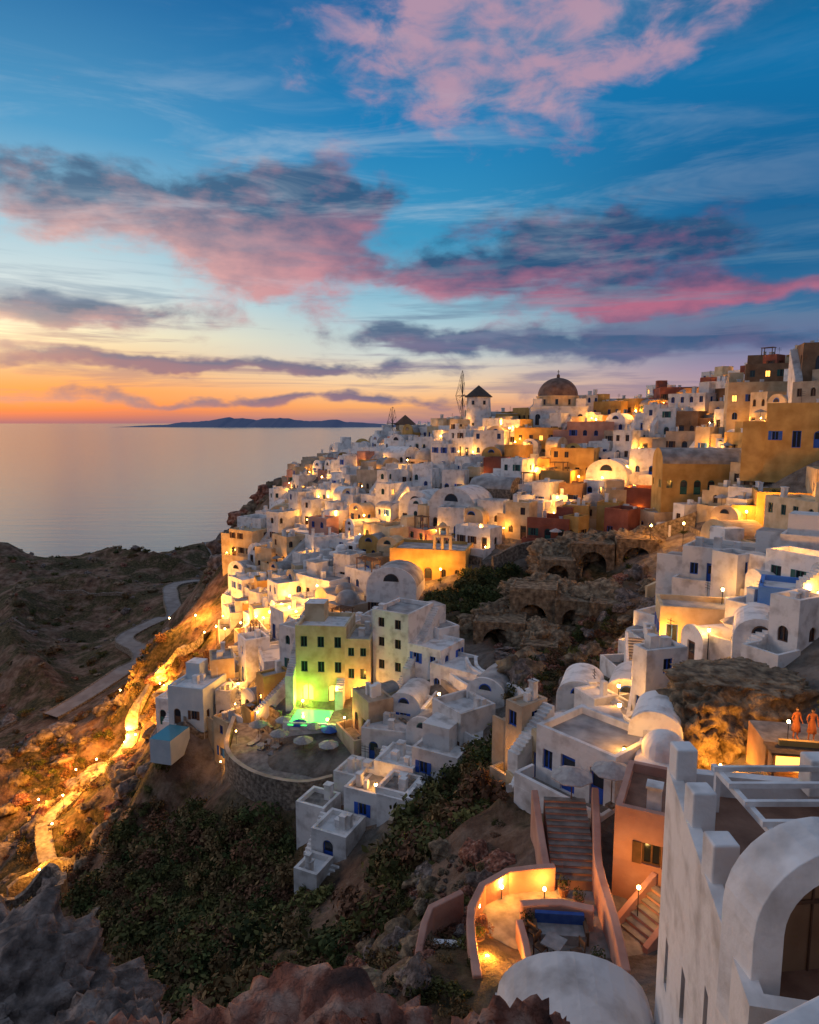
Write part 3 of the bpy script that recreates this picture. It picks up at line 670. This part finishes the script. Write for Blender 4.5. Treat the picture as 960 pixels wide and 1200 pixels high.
def person(x,y,z,rot,arm=0.2,seed=0):
    e=bpy.data.objects.new('person',None); COL.objects.link(e); e.location=(x,y,z); e.rotation_euler=(0,0,rad(rot))
    V=[(0,0,.95),(0,0,1.15),(0,0,1.38),(0,0,1.50),(.17,0,1.42),(.24,.02,1.15),(.22,-.12-arm*.3,.95),(-.17,0,1.42),(-.25,.02,1.15),(-.2,-.1,.93),
       (.10,0,.90),(.11,-.02,.50),(.11,.03,.09),(.11,-.12,.04),(-.10,0,.90),(-.12,-.03,.50),(-.13,.02,.09),(-.13,-.13,.04),(.21,-.19-arm*.3,.90),(-.19,-.17,.87)]
    E=[(0,1),(1,2),(2,3),(2,4),(4,5),(5,6),(2,7),(7,8),(8,9),(0,10),(10,11),(11,12),(12,13),(0,14),(14,15),(15,16),(16,17),(6,18),(9,19)]
    rr=[.13,.115,.13,.055,.06,.045,.032,.06,.045,.032,.09,.06,.042,.035,.09,.06,.042,.035,.03,.03]
    me=bpy.data.meshes.new('body'); me.from_pydata(V,E,[]); o=bpy.data.objects.new('body',me); COL.objects.link(o); o.parent=e
    sk=o.modifiers.new('s','SKIN'); o.modifiers.new('u','SUBSURF').levels=2; o.modifiers['u'].render_levels=2
    for i,q in enumerate(rr): me.skin_vertices[0].data[i].radius=(q,q*.8)
    me.skin_vertices[0].data[0].use_root=True
    me.materials.append(MATS['dress'])
    s=MB(); s.ring(0,0,[(.001,1.52),(.05,1.53),(.072,1.58),(.08,1.64),(.075,1.70),(.05,1.745),(.001,1.76)],'skin',14)
    s.ring(0,0,[(.085,1.66),(.088,1.71),(.06,1.765),(.001,1.78)],'hair',14); s.box(-.075,.075,.02,.095,1.5,1.7,'hair')
    s.box(-.012,.012,-.1,-.07,1.62,1.655,'skin'); s.box(-.045,-.02,-.082,-.07,1.655,1.668,'hair'); s.box(.02,.045,-.082,-.07,1.655,1.668,'hair'); s.box(-.025,.025,-.08,-.07,1.585,1.593,'dress')
    s.obj('head',parent=e,smooth=True)
    s=MB(); s.ring(0,0,[(.14,.98),(.19,.75),(.23,.45),(.21,.445)],'dress',16); s.obj('skirt',parent=e,smooth=True)
person(19.9,33.4,-16.2,10,.1); person(20.6,33.2,-16.2,-20,.5)

# ------------------------------------------------------------ hotel terraces, pool
s=MB(); s.box(-4,4,-4,1.8,-4,0,'cream','paving'); s.box(-4,4,-4.2,-4.003,-4,.3,'whitewash')
s.obj('hotel_terrace',(-9.5,75,-32.9),rad(-6))
s=MB(); s.box(-2.1,2.1,-2.6,1.6,-.5,.06,'whitewash','pool'); s.obj('swimming_pool',(-11.0,73.4,-32.9),rad(-6))
lamp(-12.4,75.8,-32.8,.6,650,(.35,1,.04),'pool_lamp',up=.5); lamp(-9.0,71.2,-32.8,.4,150,(.12,1,.08),'pool_lamp',up=.4)
lamp(-8.4,75.2,-32.8,1.8,330,name='wall_lamp'); lamp(-5.6,74.8,-32.8,1.8,330,name='wall_lamp')
pwall('terrace_wall',[(-20.5,76,-34),(-19.5,69,-34.4),(-16,65,-34.8),(-11,63.0,-34.9),(-7.6,63.6,-34.6)],.9,.5,'stone',below=2.2,bevel=.04,top='beige')
s=MB(); s.poly([(-20.3,76,-34.9),(-19.3,69,-35.2),(-15.9,65.2,-35.6),(-11,63.2,-35.7),(-7.8,63.8,-35.4),(-6,70,-34.6),(-10,76,-34.6)],'paving'); s.obj('pool_terrace')
for i in range(7):
    a=-17.6+i*1.4; bb=70.6-i*1.1+ (i>3)*(i-3)*.6; lounger(a,bb,-35.25,-30+i*5,'fabric'); 
    if i%2==0: umbrella(a+.8,bb+1.4,-35.2,1.1,'fabric')
for i in range(4): umbrella(-14+i*1.8,72.5-i*.8,-34.9,1.0,'bluefabric' if i%2 else 'fabric')
for i in range(5): table(-16+i*1.7,69.6-i*.4,-35.1); chair(-15.4+i*1.7,69.9-i*.4,-35.1,R2.uniform(0,360))
s=MB(); s.box(-1.4,1.4,-2,2,-3,0,'palewall','poolblue'); s.obj('swimming_pool',(-29,78.4,-37.2),rad(-15))
wlamp(-17.5,75,-34.7,1.5,160); wlamp(-19,71,-35,1.4,120)

# ------------------------------------------------------------ filler houses
ZONES=[([(-38,150),(-31,112),(-27,104),(-26,96),(-22,86),(-12,84),(-6,92),(6,101),(14,103),(22,103),(30,101),(37,97),(40,88),(34,80),(32,74),(36,70),(42,60),(60,60),(75,90),(75,140),(60,158),(30,168),(10,182),(-5,198),(-30,192),(-40,170)],430,1.0),
       ([(-25,92),(-29,84),(-24,77),(-19,77),(-14,78),(-13,84),(-6,84),(2,82),(4,76),(8,71),(9,66),(6,60),(-3,60),(-6,62),(-5,70),(0,78),(-14,86)],60,.8),
       ([(18,62),(24,66),(30,72),(38,70),(40,56),(34,48),(26,44),(22,50),(22,58)],18,.85),
       ([(10,54),(20,56),(18,46),(10,42),(7,46)],8,.62)]
cnt=0
for zi,(poly,N,scl) in enumerate(ZONES):
    xs=[p[0] for p in poly]; ys=[p[1] for p in poly]; placed=0
    for k in range(N*14):
        if placed>=N: break
        x=R.uniform(min(xs),max(xs)); y=R.uniform(min(ys),max(ys))
        if not pip(poly,np.array(x),np.array(y)): continue
        w=R.choice([2.6,3.4,4,4.5,5.5,6.5,8])*scl; d=R.uniform(2.8,6)*scl; rr=max(w,d)*.5
        e=.8; gxx=(H(x+e,y)-H(x-e,y))/(2*e); gyy=(H(x,y+e)-H(x,y-e))/(2*e)
        fa=math.degrees(math.atan2(-gxx,gyy)) if abs(gxx)+abs(gyy)>.05 else -30
        rot=max(-75,min(25,fa*.6-14))+R.uniform(-14,14); a=rad(rot)
        cx,cy=x-math.sin(a)*d*.5,y+math.cos(a)*d*.5
        if any((cx-f[0])**2+(cy-f[1])**2<((rr+f[2])*.76)**2 for f in FOOT): continue
        u=R.random()
        east=x>12 and y>70
        if east: mt='whitewash' if u<.34 else 'cream' if u<.54 else 'beige' if u<.68 else 'ochre' if u<.80 else 'pink' if u<.87 else 'brownwall' if u<.95 else 'redwall'
        else: mt='whitewash' if u<.62 else 'cream' if u<.80 else 'beige' if u<.89 else 'ochre' if u<.94 else 'pink'
        v=R.random(); kd='flat' if v<.76 else 'vault' if v<.90 else 'vaultx' if v<.95 else 'dome'
        if kd=='vault': w=min(w,5)
        h=R.choice([2.5,2.8,3.0,3.4,5.4,4.2]) if kd=='flat' else R.choice([2.3,2.6,3.0])
        nm={'flat':'whitewashed_house' if mt=='whitewash' else 'stucco_house','vault':'vaulted_house','vaultx':'vaulted_house','dome':'domed_house'}[kd]
        tr=R.choice([0,1.2,1.8,2.4])
        o=HO(nm,x,y,w,d,h,rot,mt,kd,terr=tr,roofm='roofgrey' if R.random()<.5 else mt if mt in('whitewash','cream') else None,par=R.uniform(.15,.8))
        def loc(q,ff): return (x+math.cos(a)*q-math.sin(a)*ff,y+math.sin(a)*q+math.cos(a)*ff)
        if R2.random()<(.5 if y<150 else .3):
            px_,py_=loc(R2.choice([-1,1])*(w/2-.2),-1.0)
            wlamp(px_,py_,o.location.z-.05,R2.uniform(.8,1.7),R2.uniform(70,330)*(1 if zi<1 else .6))
        if tr>1.5 and y<125 and R2.random()<.4:
            q=R2.uniform(-w/3,w/3); px_,py_=loc(q,-tr*.55); table(px_,py_,o.location.z-.02)
            px_,py_=loc(q+.6,-tr*.5); chair(px_,py_,o.location.z-.02,R2.uniform(0,360))
            if R2.random()<.5: px_,py_=loc(q-.5,-tr*.5); umbrella(px_,py_,o.location.z-.02,1.0,'fabric')
        if kd=='flat' and w>4 and y<140 and R2.random()<.16:   # timber roof pergola
            s=MB(); hw=w*.22
            for a_ in(-hw,hw):
                for b_ in(.6,d*.5): s.box(a_-.06,a_+.06,b_-.06,b_+.06,h-.02,h+2.1,'wood')
            for q in range(6): s.box(-hw-.2,hw+.2,.5+q*(d*.5-.4)/5,.58+q*(d*.5-.4)/5,h+2.1,h+2.2,'wood')
            s.obj('roof_pergola',(x,y,o.location.z),a)
        placed+=1; cnt+=1
print('filler',cnt)
for k in range(80):
    poly=ZONES[0][0] if k<62 else ZONES[1][0]
    while True:
        x=R.uniform(-40,75); y=R.uniform(58,195)
        if pip(poly,np.array(x),np.array(y)): break
    pts=[]
    for q in range(R.randint(4,9)):
        e=1.; g=Vector((H(x+e,y)-H(x-e,y),H(x,y+e)-H(x,y-e))); 
        if g.length<1e-3: break
        g.normalize(); pts.append((x,y)); x+=-g.y*-2; y+=g.x*-2
    if len(pts)>2: pwall('retaining_wall',pts,R.uniform(.5,1.3),.35,R.choice(['whitewash','stone','stone','beige']))
# ------------------------------------------------------------ roads
path('winding_road',ROAD,5,'road',.25)
path('stone_path',[(-36,118),(-43,121),(-50,118),(-47,110),(-50,101),(-53,93),(-48,84)],2.2,'paving')
path('stone_path',[(-46,66),(-44,60),(-37,56),(-33,50)],1.6,'paving')
pwall('dry_stone_wall',[(-47,72),(-43,75),(-39,71),(-37,66)],2.0,.6,'stone'); pwall('dry_stone_wall',[(-50,78),(-46,82),(-42,80)],2.4,.6,'stone')
pwall('dry_stone_wall',[(-32,48),(-30,55),(-31,62)],1.5,.6,'stone')
for k in range(5):
    x=R.uniform(-150,-100); y=R.uniform(130,260); pwall('dry_stone_wall',[(x+i*7,y+math.sin(i*.6+k)*4) for i in range(R.randint(3,5))],.8,.7,'stone')
# ------------------------------------------------------------ street lamps
def along(pts,step,p,jit=.8,h=2.2):
    for i in range(len(pts)-1):
        a=Vector(pts[i]); b=Vector(pts[i+1]); n=max(1,round((b-a).length/step))
        for k in range(n):
            q=a.lerp(b,k/n); lamp(q.x+R.uniform(-jit,jit),q.y+R.uniform(-jit,jit),None,h+R.uniform(-.3,1.2),p*R.uniform(.5,1.3))
along([(-32,108),(-26,103),(-21,98),(-17,93),(-15,87)],4,900,h=2.8)
along([(-18,102),(-14,97),(-12,90)],5,700,h=2.6)
along([(-14,128),(-9,122),(-5,114),(-6,106)],6,800,h=2.8)
along([(12,158),(6,150),(0,142),(-6,134)],8,650,h=2.8)
along([(20,150),(21,140),(23,131),(24,122),(24,112),(27,106)],6,900,h=2.8)
along([(30,120),(37,112),(42,106)],6,750)
along([(38,142),(46,140),(55,136)],6,900,h=2.8)
along([(33,90),(38,84),(44,78),(52,74)],5,700)
along([(22,57),(25,62),(29,61),(33,59),(36,57)],5,330)
along([(-34,150),(-26,158),(-15,168)],9,400)
along([(-1,97),(5,96),(9,98)],4,750)
along([(46,104),(52,100),(50,92)],6,600)
for (x,y,p) in((-45,118,5000),(-50,115,4600),(-48,109,4300),(-50,103,4000),(-52,96,3800),(-50,89,3000),(-40,124,4200),(-46,127,4000),(-36,116,3000),(-33,100,1500),(-56,108,4500),(-58,100,3800),(-44,104,3800),(-42,112,3400),(-54,122,3800),(-47,80,2200),(24,53,240),(29.5,48,180),(12,36,110),(16,50,150),(-3,57,80),(3,66,120),(-22,84,500),(-25,90,600),(14.5,45,160)):  # off-path gully lamps are added to spread the orange glow over the scrub
    lamp(x,y,None,2.6,p,up=1.4 if p>2000 else .9)
# ------------------------------------------------------------ vegetation
def bushmesh(n,leaf,mt,seed):
    rr=random.Random(seed); V=[];Fc=[]
    lobes=[(Vector((rr.uniform(-.55,.55),rr.uniform(-.55,.55),rr.uniform(.1,.5))),rr.uniform(.3,.6)) for _ in range(7)]
    for i in range(n):
        c,r=rr.choice(lobes); d=Vector((rr.gauss(0,1),rr.gauss(0,1),rr.gauss(0,1)))
        d.normalize(); p=c+d*r*(rr.random()**.35)
        if p.z<-.1: p.z=abs(p.z)*.5
        u=Vector((rr.gauss(0,1),rr.gauss(0,1),rr.gauss(0,1))).normalized(); w=u.cross(d); 
        if w.length<.01: continue
        w.normalize(); s_=leaf*rr.uniform(.5,1.3); k=len(V)
        V+=[tuple(p-u*s_),tuple(p+w*s_*.55),tuple(p+u*s_),tuple(p-w*s_*.55)]; Fc.append((k,k+1,k+2,k+3))
    me=bpy.data.meshes.new('bush'); me.from_pydata(V,[],Fc); me.materials.append(MATS[mt]); return me
BM=[bushmesh(430,.115,['leafA','leafB','leafC','leafD','leafA','leafB'][i%6],i) for i in range(12)]
def bushes(name,poly,N,r0,r1,thr=-1,pal=None,pw=1.6):
    e=bpy.data.objects.new(name,None); COL.objects.link(e)
    xs=[p[0] for p in poly]; ys=[p[1] for p in poly]; c=0
    for k in range(N*5):
        if c>=N: break
        x=R.uniform(min(xs),max(xs)); y=R.uniform(min(ys),max(ys))
        if not pip(poly,np.array(x),np.array(y)): continue
        nn=noise.noise(Vector((x*.09,y*.09,20)))
        if nn+R.uniform(-.15,.15)<thr or roadf(x,y)<.05: continue
        o=bpy.data.objects.new('bush',BM[R.choice(pal)] if pal else R.choice(BM)); s_=r0+(r1-r0)*R.random()**pw
        o.location=(x,y,H(x,y)-.15*s_); o.scale=(s_*R.uniform(.8,1.3),s_*R.uniform(.8,1.3),s_*R.uniform(.7,1.2)); o.rotation_euler=(R.uniform(-.2,.2),R.uniform(-.2,.2),R.uniform(0,6.3))
        COL.objects.link(o); o.parent=e; c+=1
bushes('scrub_foliage',[(-31,86),(-25,74),(-20,66),(-9,61),(-10,49),(-1,50),(4,57),(9,55),(7,44),(3,38),(-1,34),(-6,34),(-16,36),(-28,48),(-36,70)],950,.7,2.3,-.22)
bushes('hillside_shrubs',[(2,93),(10,98),(17,97),(17,88),(9,84),(4,85)],150,.9,2.0,-1,[2,8,0,6,4])
bushes('hillside_shrubs',[(8,76),(20,78),(28,84),(30,76),(22,62),(12,58),(9,66)],220,.4,1.3,-.08)
bushes('hillside_shrubs',[(10,50),(9,44),(14,42),(20,46),(24,52),(20,60),(13,57)],80,.4,1.1)
bushes('dry_scrub',[(-60,135),(-36,118),(-30,100),(-32,84),(-42,66),(-65,80),(-75,120)],600,.4,1.5,-.02,[1,3,5,7,9,0])
bushes('dry_scrub',[(-260,310),(-90,320),(-62,200),(-45,150),(-60,135),(-75,100),(-120,110)],420,.7,2.0,.15)
bushes('garden_shrubs',[(-36,150),(75,140),(60,70),(-20,86)],190,.6,1.5,-1,[2,8,0,6,4])
bushes('terrace_shrubs',[(17,42),(24,44),(26,36),(18,36)],14,.4,.8)
bushes('dry_scrub',[(-6,34),(4,34),(6,40),(2,20),(-8,22)],130,.3,.8)
RM=[]
for i in range(5):
    o=rockobj('rock_proto',(0,0,0),(1,1,.75),['rockgrey','rocktan','rockred'][i%3],i*3+1,3,.5); RM.append(o.data); bpy.data.objects.remove(o)
def rocks(name,poly,N,r0,r1):
    e=bpy.data.objects.new(name,None); COL.objects.link(e)
    xs=[p[0] for p in poly]; ys=[p[1] for p in poly]; c=0
    while c<N:
        x=R.uniform(min(xs),max(xs)); y=R.uniform(min(ys),max(ys))
        if not pip(poly,np.array(x),np.array(y)): continue
        if roadf(x,y)<.05: c+=1; continue
        o=bpy.data.objects.new('rock',R.choice(RM)); s_=r0+(r1-r0)*R.random()**3; o.location=(x,y,H(x,y)); o.scale=(s_,s_*R.uniform(.6,1.2),s_*R.uniform(.5,1.1)); o.rotation_euler=(R.uniform(-.4,.4),R.uniform(-.4,.4),R.uniform(0,6.3))
        COL.objects.link(o); o.parent=e; c+=1
rocks('loose_rocks',[(-5,36),(3,37),(5,31),(1,22),(-7,22)],300,.12,.9)
rocks('loose_rocks',[(9,76),(20,80),(30,86),(28,74),(18,62),(11,62)],160,.3,1.6)
rocks('loose_rocks',[(-60,135),(-36,112),(-32,84),(-42,60),(-65,80),(-75,120)],300,.3,2.2)
rocks('loose_rocks',[(-60,215),(-38,205),(-40,150),(-52,140)],160,.8,3.5)
rocks('loose_rocks',[(-180,290),(-90,320),(-62,200),(-60,135),(-120,120)],160,.5,2.0)

# ------------------------------------------------------------ sea & islands
s=MB(); q=60000; s.poly([(-q,-3000,-100),(q,-3000,-100),(q,q,-100),(-q,q,-100)],'hills'); sea=s.obj('sea')
m=bpy.data.materials.new('sea'); m.use_nodes=True; nt=m.node_tree; b=nt.nodes['Principled BSDF']
b.inputs['Base Color'].default_value=(.05,.11,.16,1); b.inputs['Roughness'].default_value=.16; b.inputs['IOR'].default_value=1.33; b.inputs['Specular IOR Level'].default_value=1.0
tc=nt.nodes.new('ShaderNodeTexCoord'); mp=nt.nodes.new('ShaderNodeMapping'); mp.inputs['Scale'].default_value=(.012,.05,1)
nt.links.new(tc.outputs['Object'],mp.inputs['Vector'])
n=nt.nodes.new('ShaderNodeTexNoise'); n.inputs['Scale'].default_value=1; n.inputs['Detail'].default_value=6; n.inputs['Roughness'].default_value=.65; nt.links.new(mp.outputs[0],n.inputs['Vector'])
bp=nt.nodes.new('ShaderNodeBump'); bp.inputs['Strength'].default_value=.3; bp.inputs['Distance'].default_value=1.6
nt.links.new(n.outputs['Fac'],bp.inputs['Height']); nt.links.new(bp.outputs['Normal'],b.inputs['Normal'])
sea.data.materials[0]=m
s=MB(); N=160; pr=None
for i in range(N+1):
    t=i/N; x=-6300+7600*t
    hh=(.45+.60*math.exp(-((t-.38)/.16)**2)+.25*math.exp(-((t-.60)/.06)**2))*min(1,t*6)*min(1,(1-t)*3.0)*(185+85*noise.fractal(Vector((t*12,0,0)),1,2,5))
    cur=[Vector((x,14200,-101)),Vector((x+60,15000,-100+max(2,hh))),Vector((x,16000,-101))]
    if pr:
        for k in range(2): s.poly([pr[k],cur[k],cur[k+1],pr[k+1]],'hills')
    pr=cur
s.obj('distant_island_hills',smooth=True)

# ------------------------------------------------------------ sky
w=bpy.data.worlds.new('World'); sc.world=w; w.use_nodes=True; nt=w.node_tree
bg=nt.nodes['Background']
tc=nt.nodes.new('ShaderNodeTexCoord'); sp=nt.nodes.new('ShaderNodeSeparateXYZ'); nt.links.new(tc.outputs['Generated'],sp.inputs[0])
def M(op,*a,clamp=False):
    n=nt.nodes.new('ShaderNodeMath'); n.operation=op; n.use_clamp=clamp
    for i,v in enumerate(a):
        if isinstance(v,(int,float)): n.inputs[i].default_value=v
        else: nt.links.new(v,n.inputs[i])
    return n.outputs[0]
def SS(v,a,b_):
    n=nt.nodes.new('ShaderNodeMapRange'); n.interpolation_type='SMOOTHSTEP'
    n.inputs['From Min'].default_value=a; n.inputs['From Max'].default_value=b_; nt.links.new(v,n.inputs['Value']); return n.outputs['Result']
def CM(f,a,b_):
    x=nt.nodes.new('ShaderNodeMix'); x.data_type='RGBA'
    for i,v in((0,f),(6,a),(7,b_)):
        if isinstance(v,tuple): x.inputs[i].default_value=(*v,1)
        elif isinstance(v,(int,float)): x.inputs[i].default_value=v
        else: nt.links.new(v,x.inputs[i])
    return x.outputs[2]
az=M('MULTIPLY',M('ARCTAN2',sp.outputs[0],sp.outputs[1]),57.2958); el=M('MULTIPLY',M('ARCSINE',sp.outputs[2]),57.2958)
def NZ(ka,ke,off=0,det=7,ro=.55,dist=0):
    cb=nt.nodes.new('ShaderNodeCombineXYZ'); nt.links.new(M('MULTIPLY',az,ka),cb.inputs[0]); nt.links.new(M('MULTIPLY',el,ke),cb.inputs[1]); cb.inputs[2].default_value=off
    n=nt.nodes.new('ShaderNodeTexNoise'); n.inputs['Scale'].default_value=1; n.inputs['Detail'].default_value=det; n.inputs['Roughness'].default_value=ro; n.inputs['Distortion'].default_value=dist
    nt.links.new(cb.outputs[0],n.inputs['Vector']); return n.outputs['Fac']
azw=M('ADD',az,M('MULTIPLY',M('SUBTRACT',NZ(.16,.30,5,3),.5),10)); elw=M('ADD',el,M('MULTIPLY',M('SUBTRACT',NZ(.14,.30,9,4),.5),4.0))
fac=M('MULTIPLY',el,1/45,clamp=True)
def ramp(els):
    c=nt.nodes.new('ShaderNodeValToRGB'); e=c.color_ramp.elements
    e[0].position,e[0].color=els[0][0]/45,(*els[0][1],1); e[1].position,e[1].color=els[-1][0]/45,(*els[-1][1],1)
    for p,cc in els[1:-1]:
        q_=e.new(p/45); q_.color=(*cc,1)
    nt.links.new(fac,c.inputs['Fac']); return c.outputs['Color']
top=(.21,.26,.37)
Lr=ramp([(0,(.34,.15,.18)),(.9,(.88,.19,.05)),(2.4,(.95,.34,.09)),(4.2,(.90,.55,.26)),(6.5,(.92,.80,.52)),(9.5,(.66,.76,.76)),(14,(.34,.58,.70)),(20,(.075,.33,.58)),(29,(.012,.14,.36)),(40,top)])
Mr=ramp([(0,(.34,.20,.24)),(1.3,(.95,.42,.15)),(3.2,(.92,.64,.38)),(5.5,(.60,.66,.64)),(9,(.30,.54,.66)),(14,(.04,.31,.54)),(22,(.003,.20,.47)),(30,(.003,.12,.34)),(40,top)])
Rr=ramp([(0,(.28,.20,.26)),(2,(.50,.32,.34)),(4,(.32,.25,.38)),(6.5,(.06,.17,.33)),(11,(.006,.12,.29)),(17,(.002,.12,.31)),(24,(.002,.16,.39)),(30,(.003,.09,.24)),(40,top)])
azA=M('ABSOLUTE',az)
base=CM(SS(az,-27,0),Lr,Mr); base=CM(SS(az,0,26),base,Rr)
base=CM(SS(azA,50,120),base,CM(fac,(.20,.22,.32),(.19,.25,.37)))
def G(a0,e0,sa,se,A_=az,E_=el):
    p=M('POWER',M('DIVIDE',M('SUBTRACT',A_,a0),sa),2); q_=M('POWER',M('DIVIDE',M('SUBTRACT',E_,e0),se),2)
    return M('EXPONENT',M('MULTIPLY',M('ADD',p,q_),-1))
blobs=[(-11,13.8,6.0,4.4,2.1,.0),(-25,15.6,9,2.6,1.4,.3),(-6,16.8,4.5,2.4,1.2,.55),(4,11.6,9,1.2,1.1,.1),(15,13.4,11,2.6,1.6,.8),(20,9.3,12,1.2,1.5,-.25),(7,27,13,5.6,1.3,0),(24,31,15,3.5,.8,.3),(-26,7.8,8,1.3,1.3,.2),(1,6.9,8,.9,1.0,.5),(18,6.0,14,1.5,1.4,.6),(-22,4.6,13,.8,1.2,.3),(-12,1.9,22,.65,1.1,0),(-6,4.2,12,.6,.9,.2)]
D=None;T=None
for a0,e0,sa,se,wt,bias in blobs:
    g=M('MULTIPLY',G(a0,e0,sa,se,azw,elw),wt)
    h_=M('MULTIPLY',g,M('ADD',M('DIVIDE',M('SUBTRACT',elw,e0),se*1.5),.45+bias,clamp=True))
    D=g if D is None else M('ADD',D,g); T=h_ if T is None else M('ADD',T,h_)
tt=M('DIVIDE',T,M('ADD',D,.02))
cn=NZ(.20,.42,2,6,.58,.3)
dens=M('ADD',D,M('MULTIPLY',M('SUBTRACT',cn,.5),1.9))
dens=SS(dens,.30,1.05)
tt=M('ADD',tt,M('MULTIPLY',M('SUBTRACT',NZ(.3,.7,31,5),.5),1.4),clamp=True)
sunny=SS(az,8,-28)
pink=CM(sunny,(.46,.13,.22),(.76,.42,.38)); drk=CM(sunny,(.012,.065,.17),(.05,.125,.23))
ccol=CM(tt,pink,drk)
ccol=CM(SS(el,18,23),ccol,CM(SS(cn,.32,.62),(.06,.20,.40),(.46,.29,.39)))
low=CM(sunny,(.13,.12,.25),(.42,.19,.20)); ccol=CM(SS(el,9,5),ccol,CM(tt,low,CM(sunny,(.045,.10,.23),(.15,.15,.25))))
sky=CM(M('MULTIPLY',dens,.93),base,ccol)
st=M('MULTIPLY',SS(NZ(.045,.6,14,5,.6,.4),.48,.62),G(0,6.5,60,5.5)); st=M('MULTIPLY',st,.85)
sky=CM(st,sky,CM(SS(el,5,10),CM(sunny,(.15,.14,.27),(.36,.20,.23)),(.13,.25,.37)))
wh=M('MULTIPLY',SS(NZ(.06,.35,22,5,.65,.6),.45,.75),G(-12,16,34,8)); sky=CM(M('MULTIPLY',wh,.45),sky,(.58,.65,.73))
glow=M('ADD',G(-33,6.4,6,1.4),M('MULTIPLY',G(-30,1.5,14,1.0),.25))
add=nt.nodes.new('ShaderNodeMix'); add.data_type='RGBA'; add.blend_type='ADD'; nt.links.new(glow,add.inputs[0]); nt.links.new(sky,add.inputs[6]); add.inputs[7].default_value=(.50,.36,.14,1)
ns=nt.nodes.new('ShaderNodeTexSky'); ns.sky_type='NISHITA'; ns.sun_disc=False; ns.sun_elevation=rad(1.0); ns.sun_rotation=rad(-36)
ad2=nt.nodes.new('ShaderNodeMix'); ad2.data_type='RGBA'; ad2.blend_type='ADD'; ad2.inputs[0].default_value=.01; nt.links.new(add.outputs[2],ad2.inputs[6]); nt.links.new(ns.outputs[0],ad2.inputs[7])
nt.links.new(ad2.outputs[2],bg.inputs['Color']); bg.inputs['Strength'].default_value=1.0
l=bpy.data.lights.new('sun','SUN'); l.energy=.5; l.angle=rad(12); l.color=(1,.70,.56); so=bpy.data.objects.new('sun',l); COL.objects.link(so)
a,e=rad(-62),rad(16); dv=Vector((math.sin(a)*math.cos(e),math.cos(a)*math.cos(e),math.sin(e)))
so.rotation_euler=dv.to_track_quat('Z','Y').to_euler()
# camera
cd=bpy.data.cameras.new('camera'); cam=bpy.data.objects.new('camera',cd); COL.objects.link(cam)
cam.location=(0,0,0); cam.rotation_euler=(rad(90-7.48),0,0); cd.sensor_fit='VERTICAL'; cd.sensor_height=24; cd.lens=16; cd.clip_start=.1; cd.clip_end=150000
sc.camera=cam
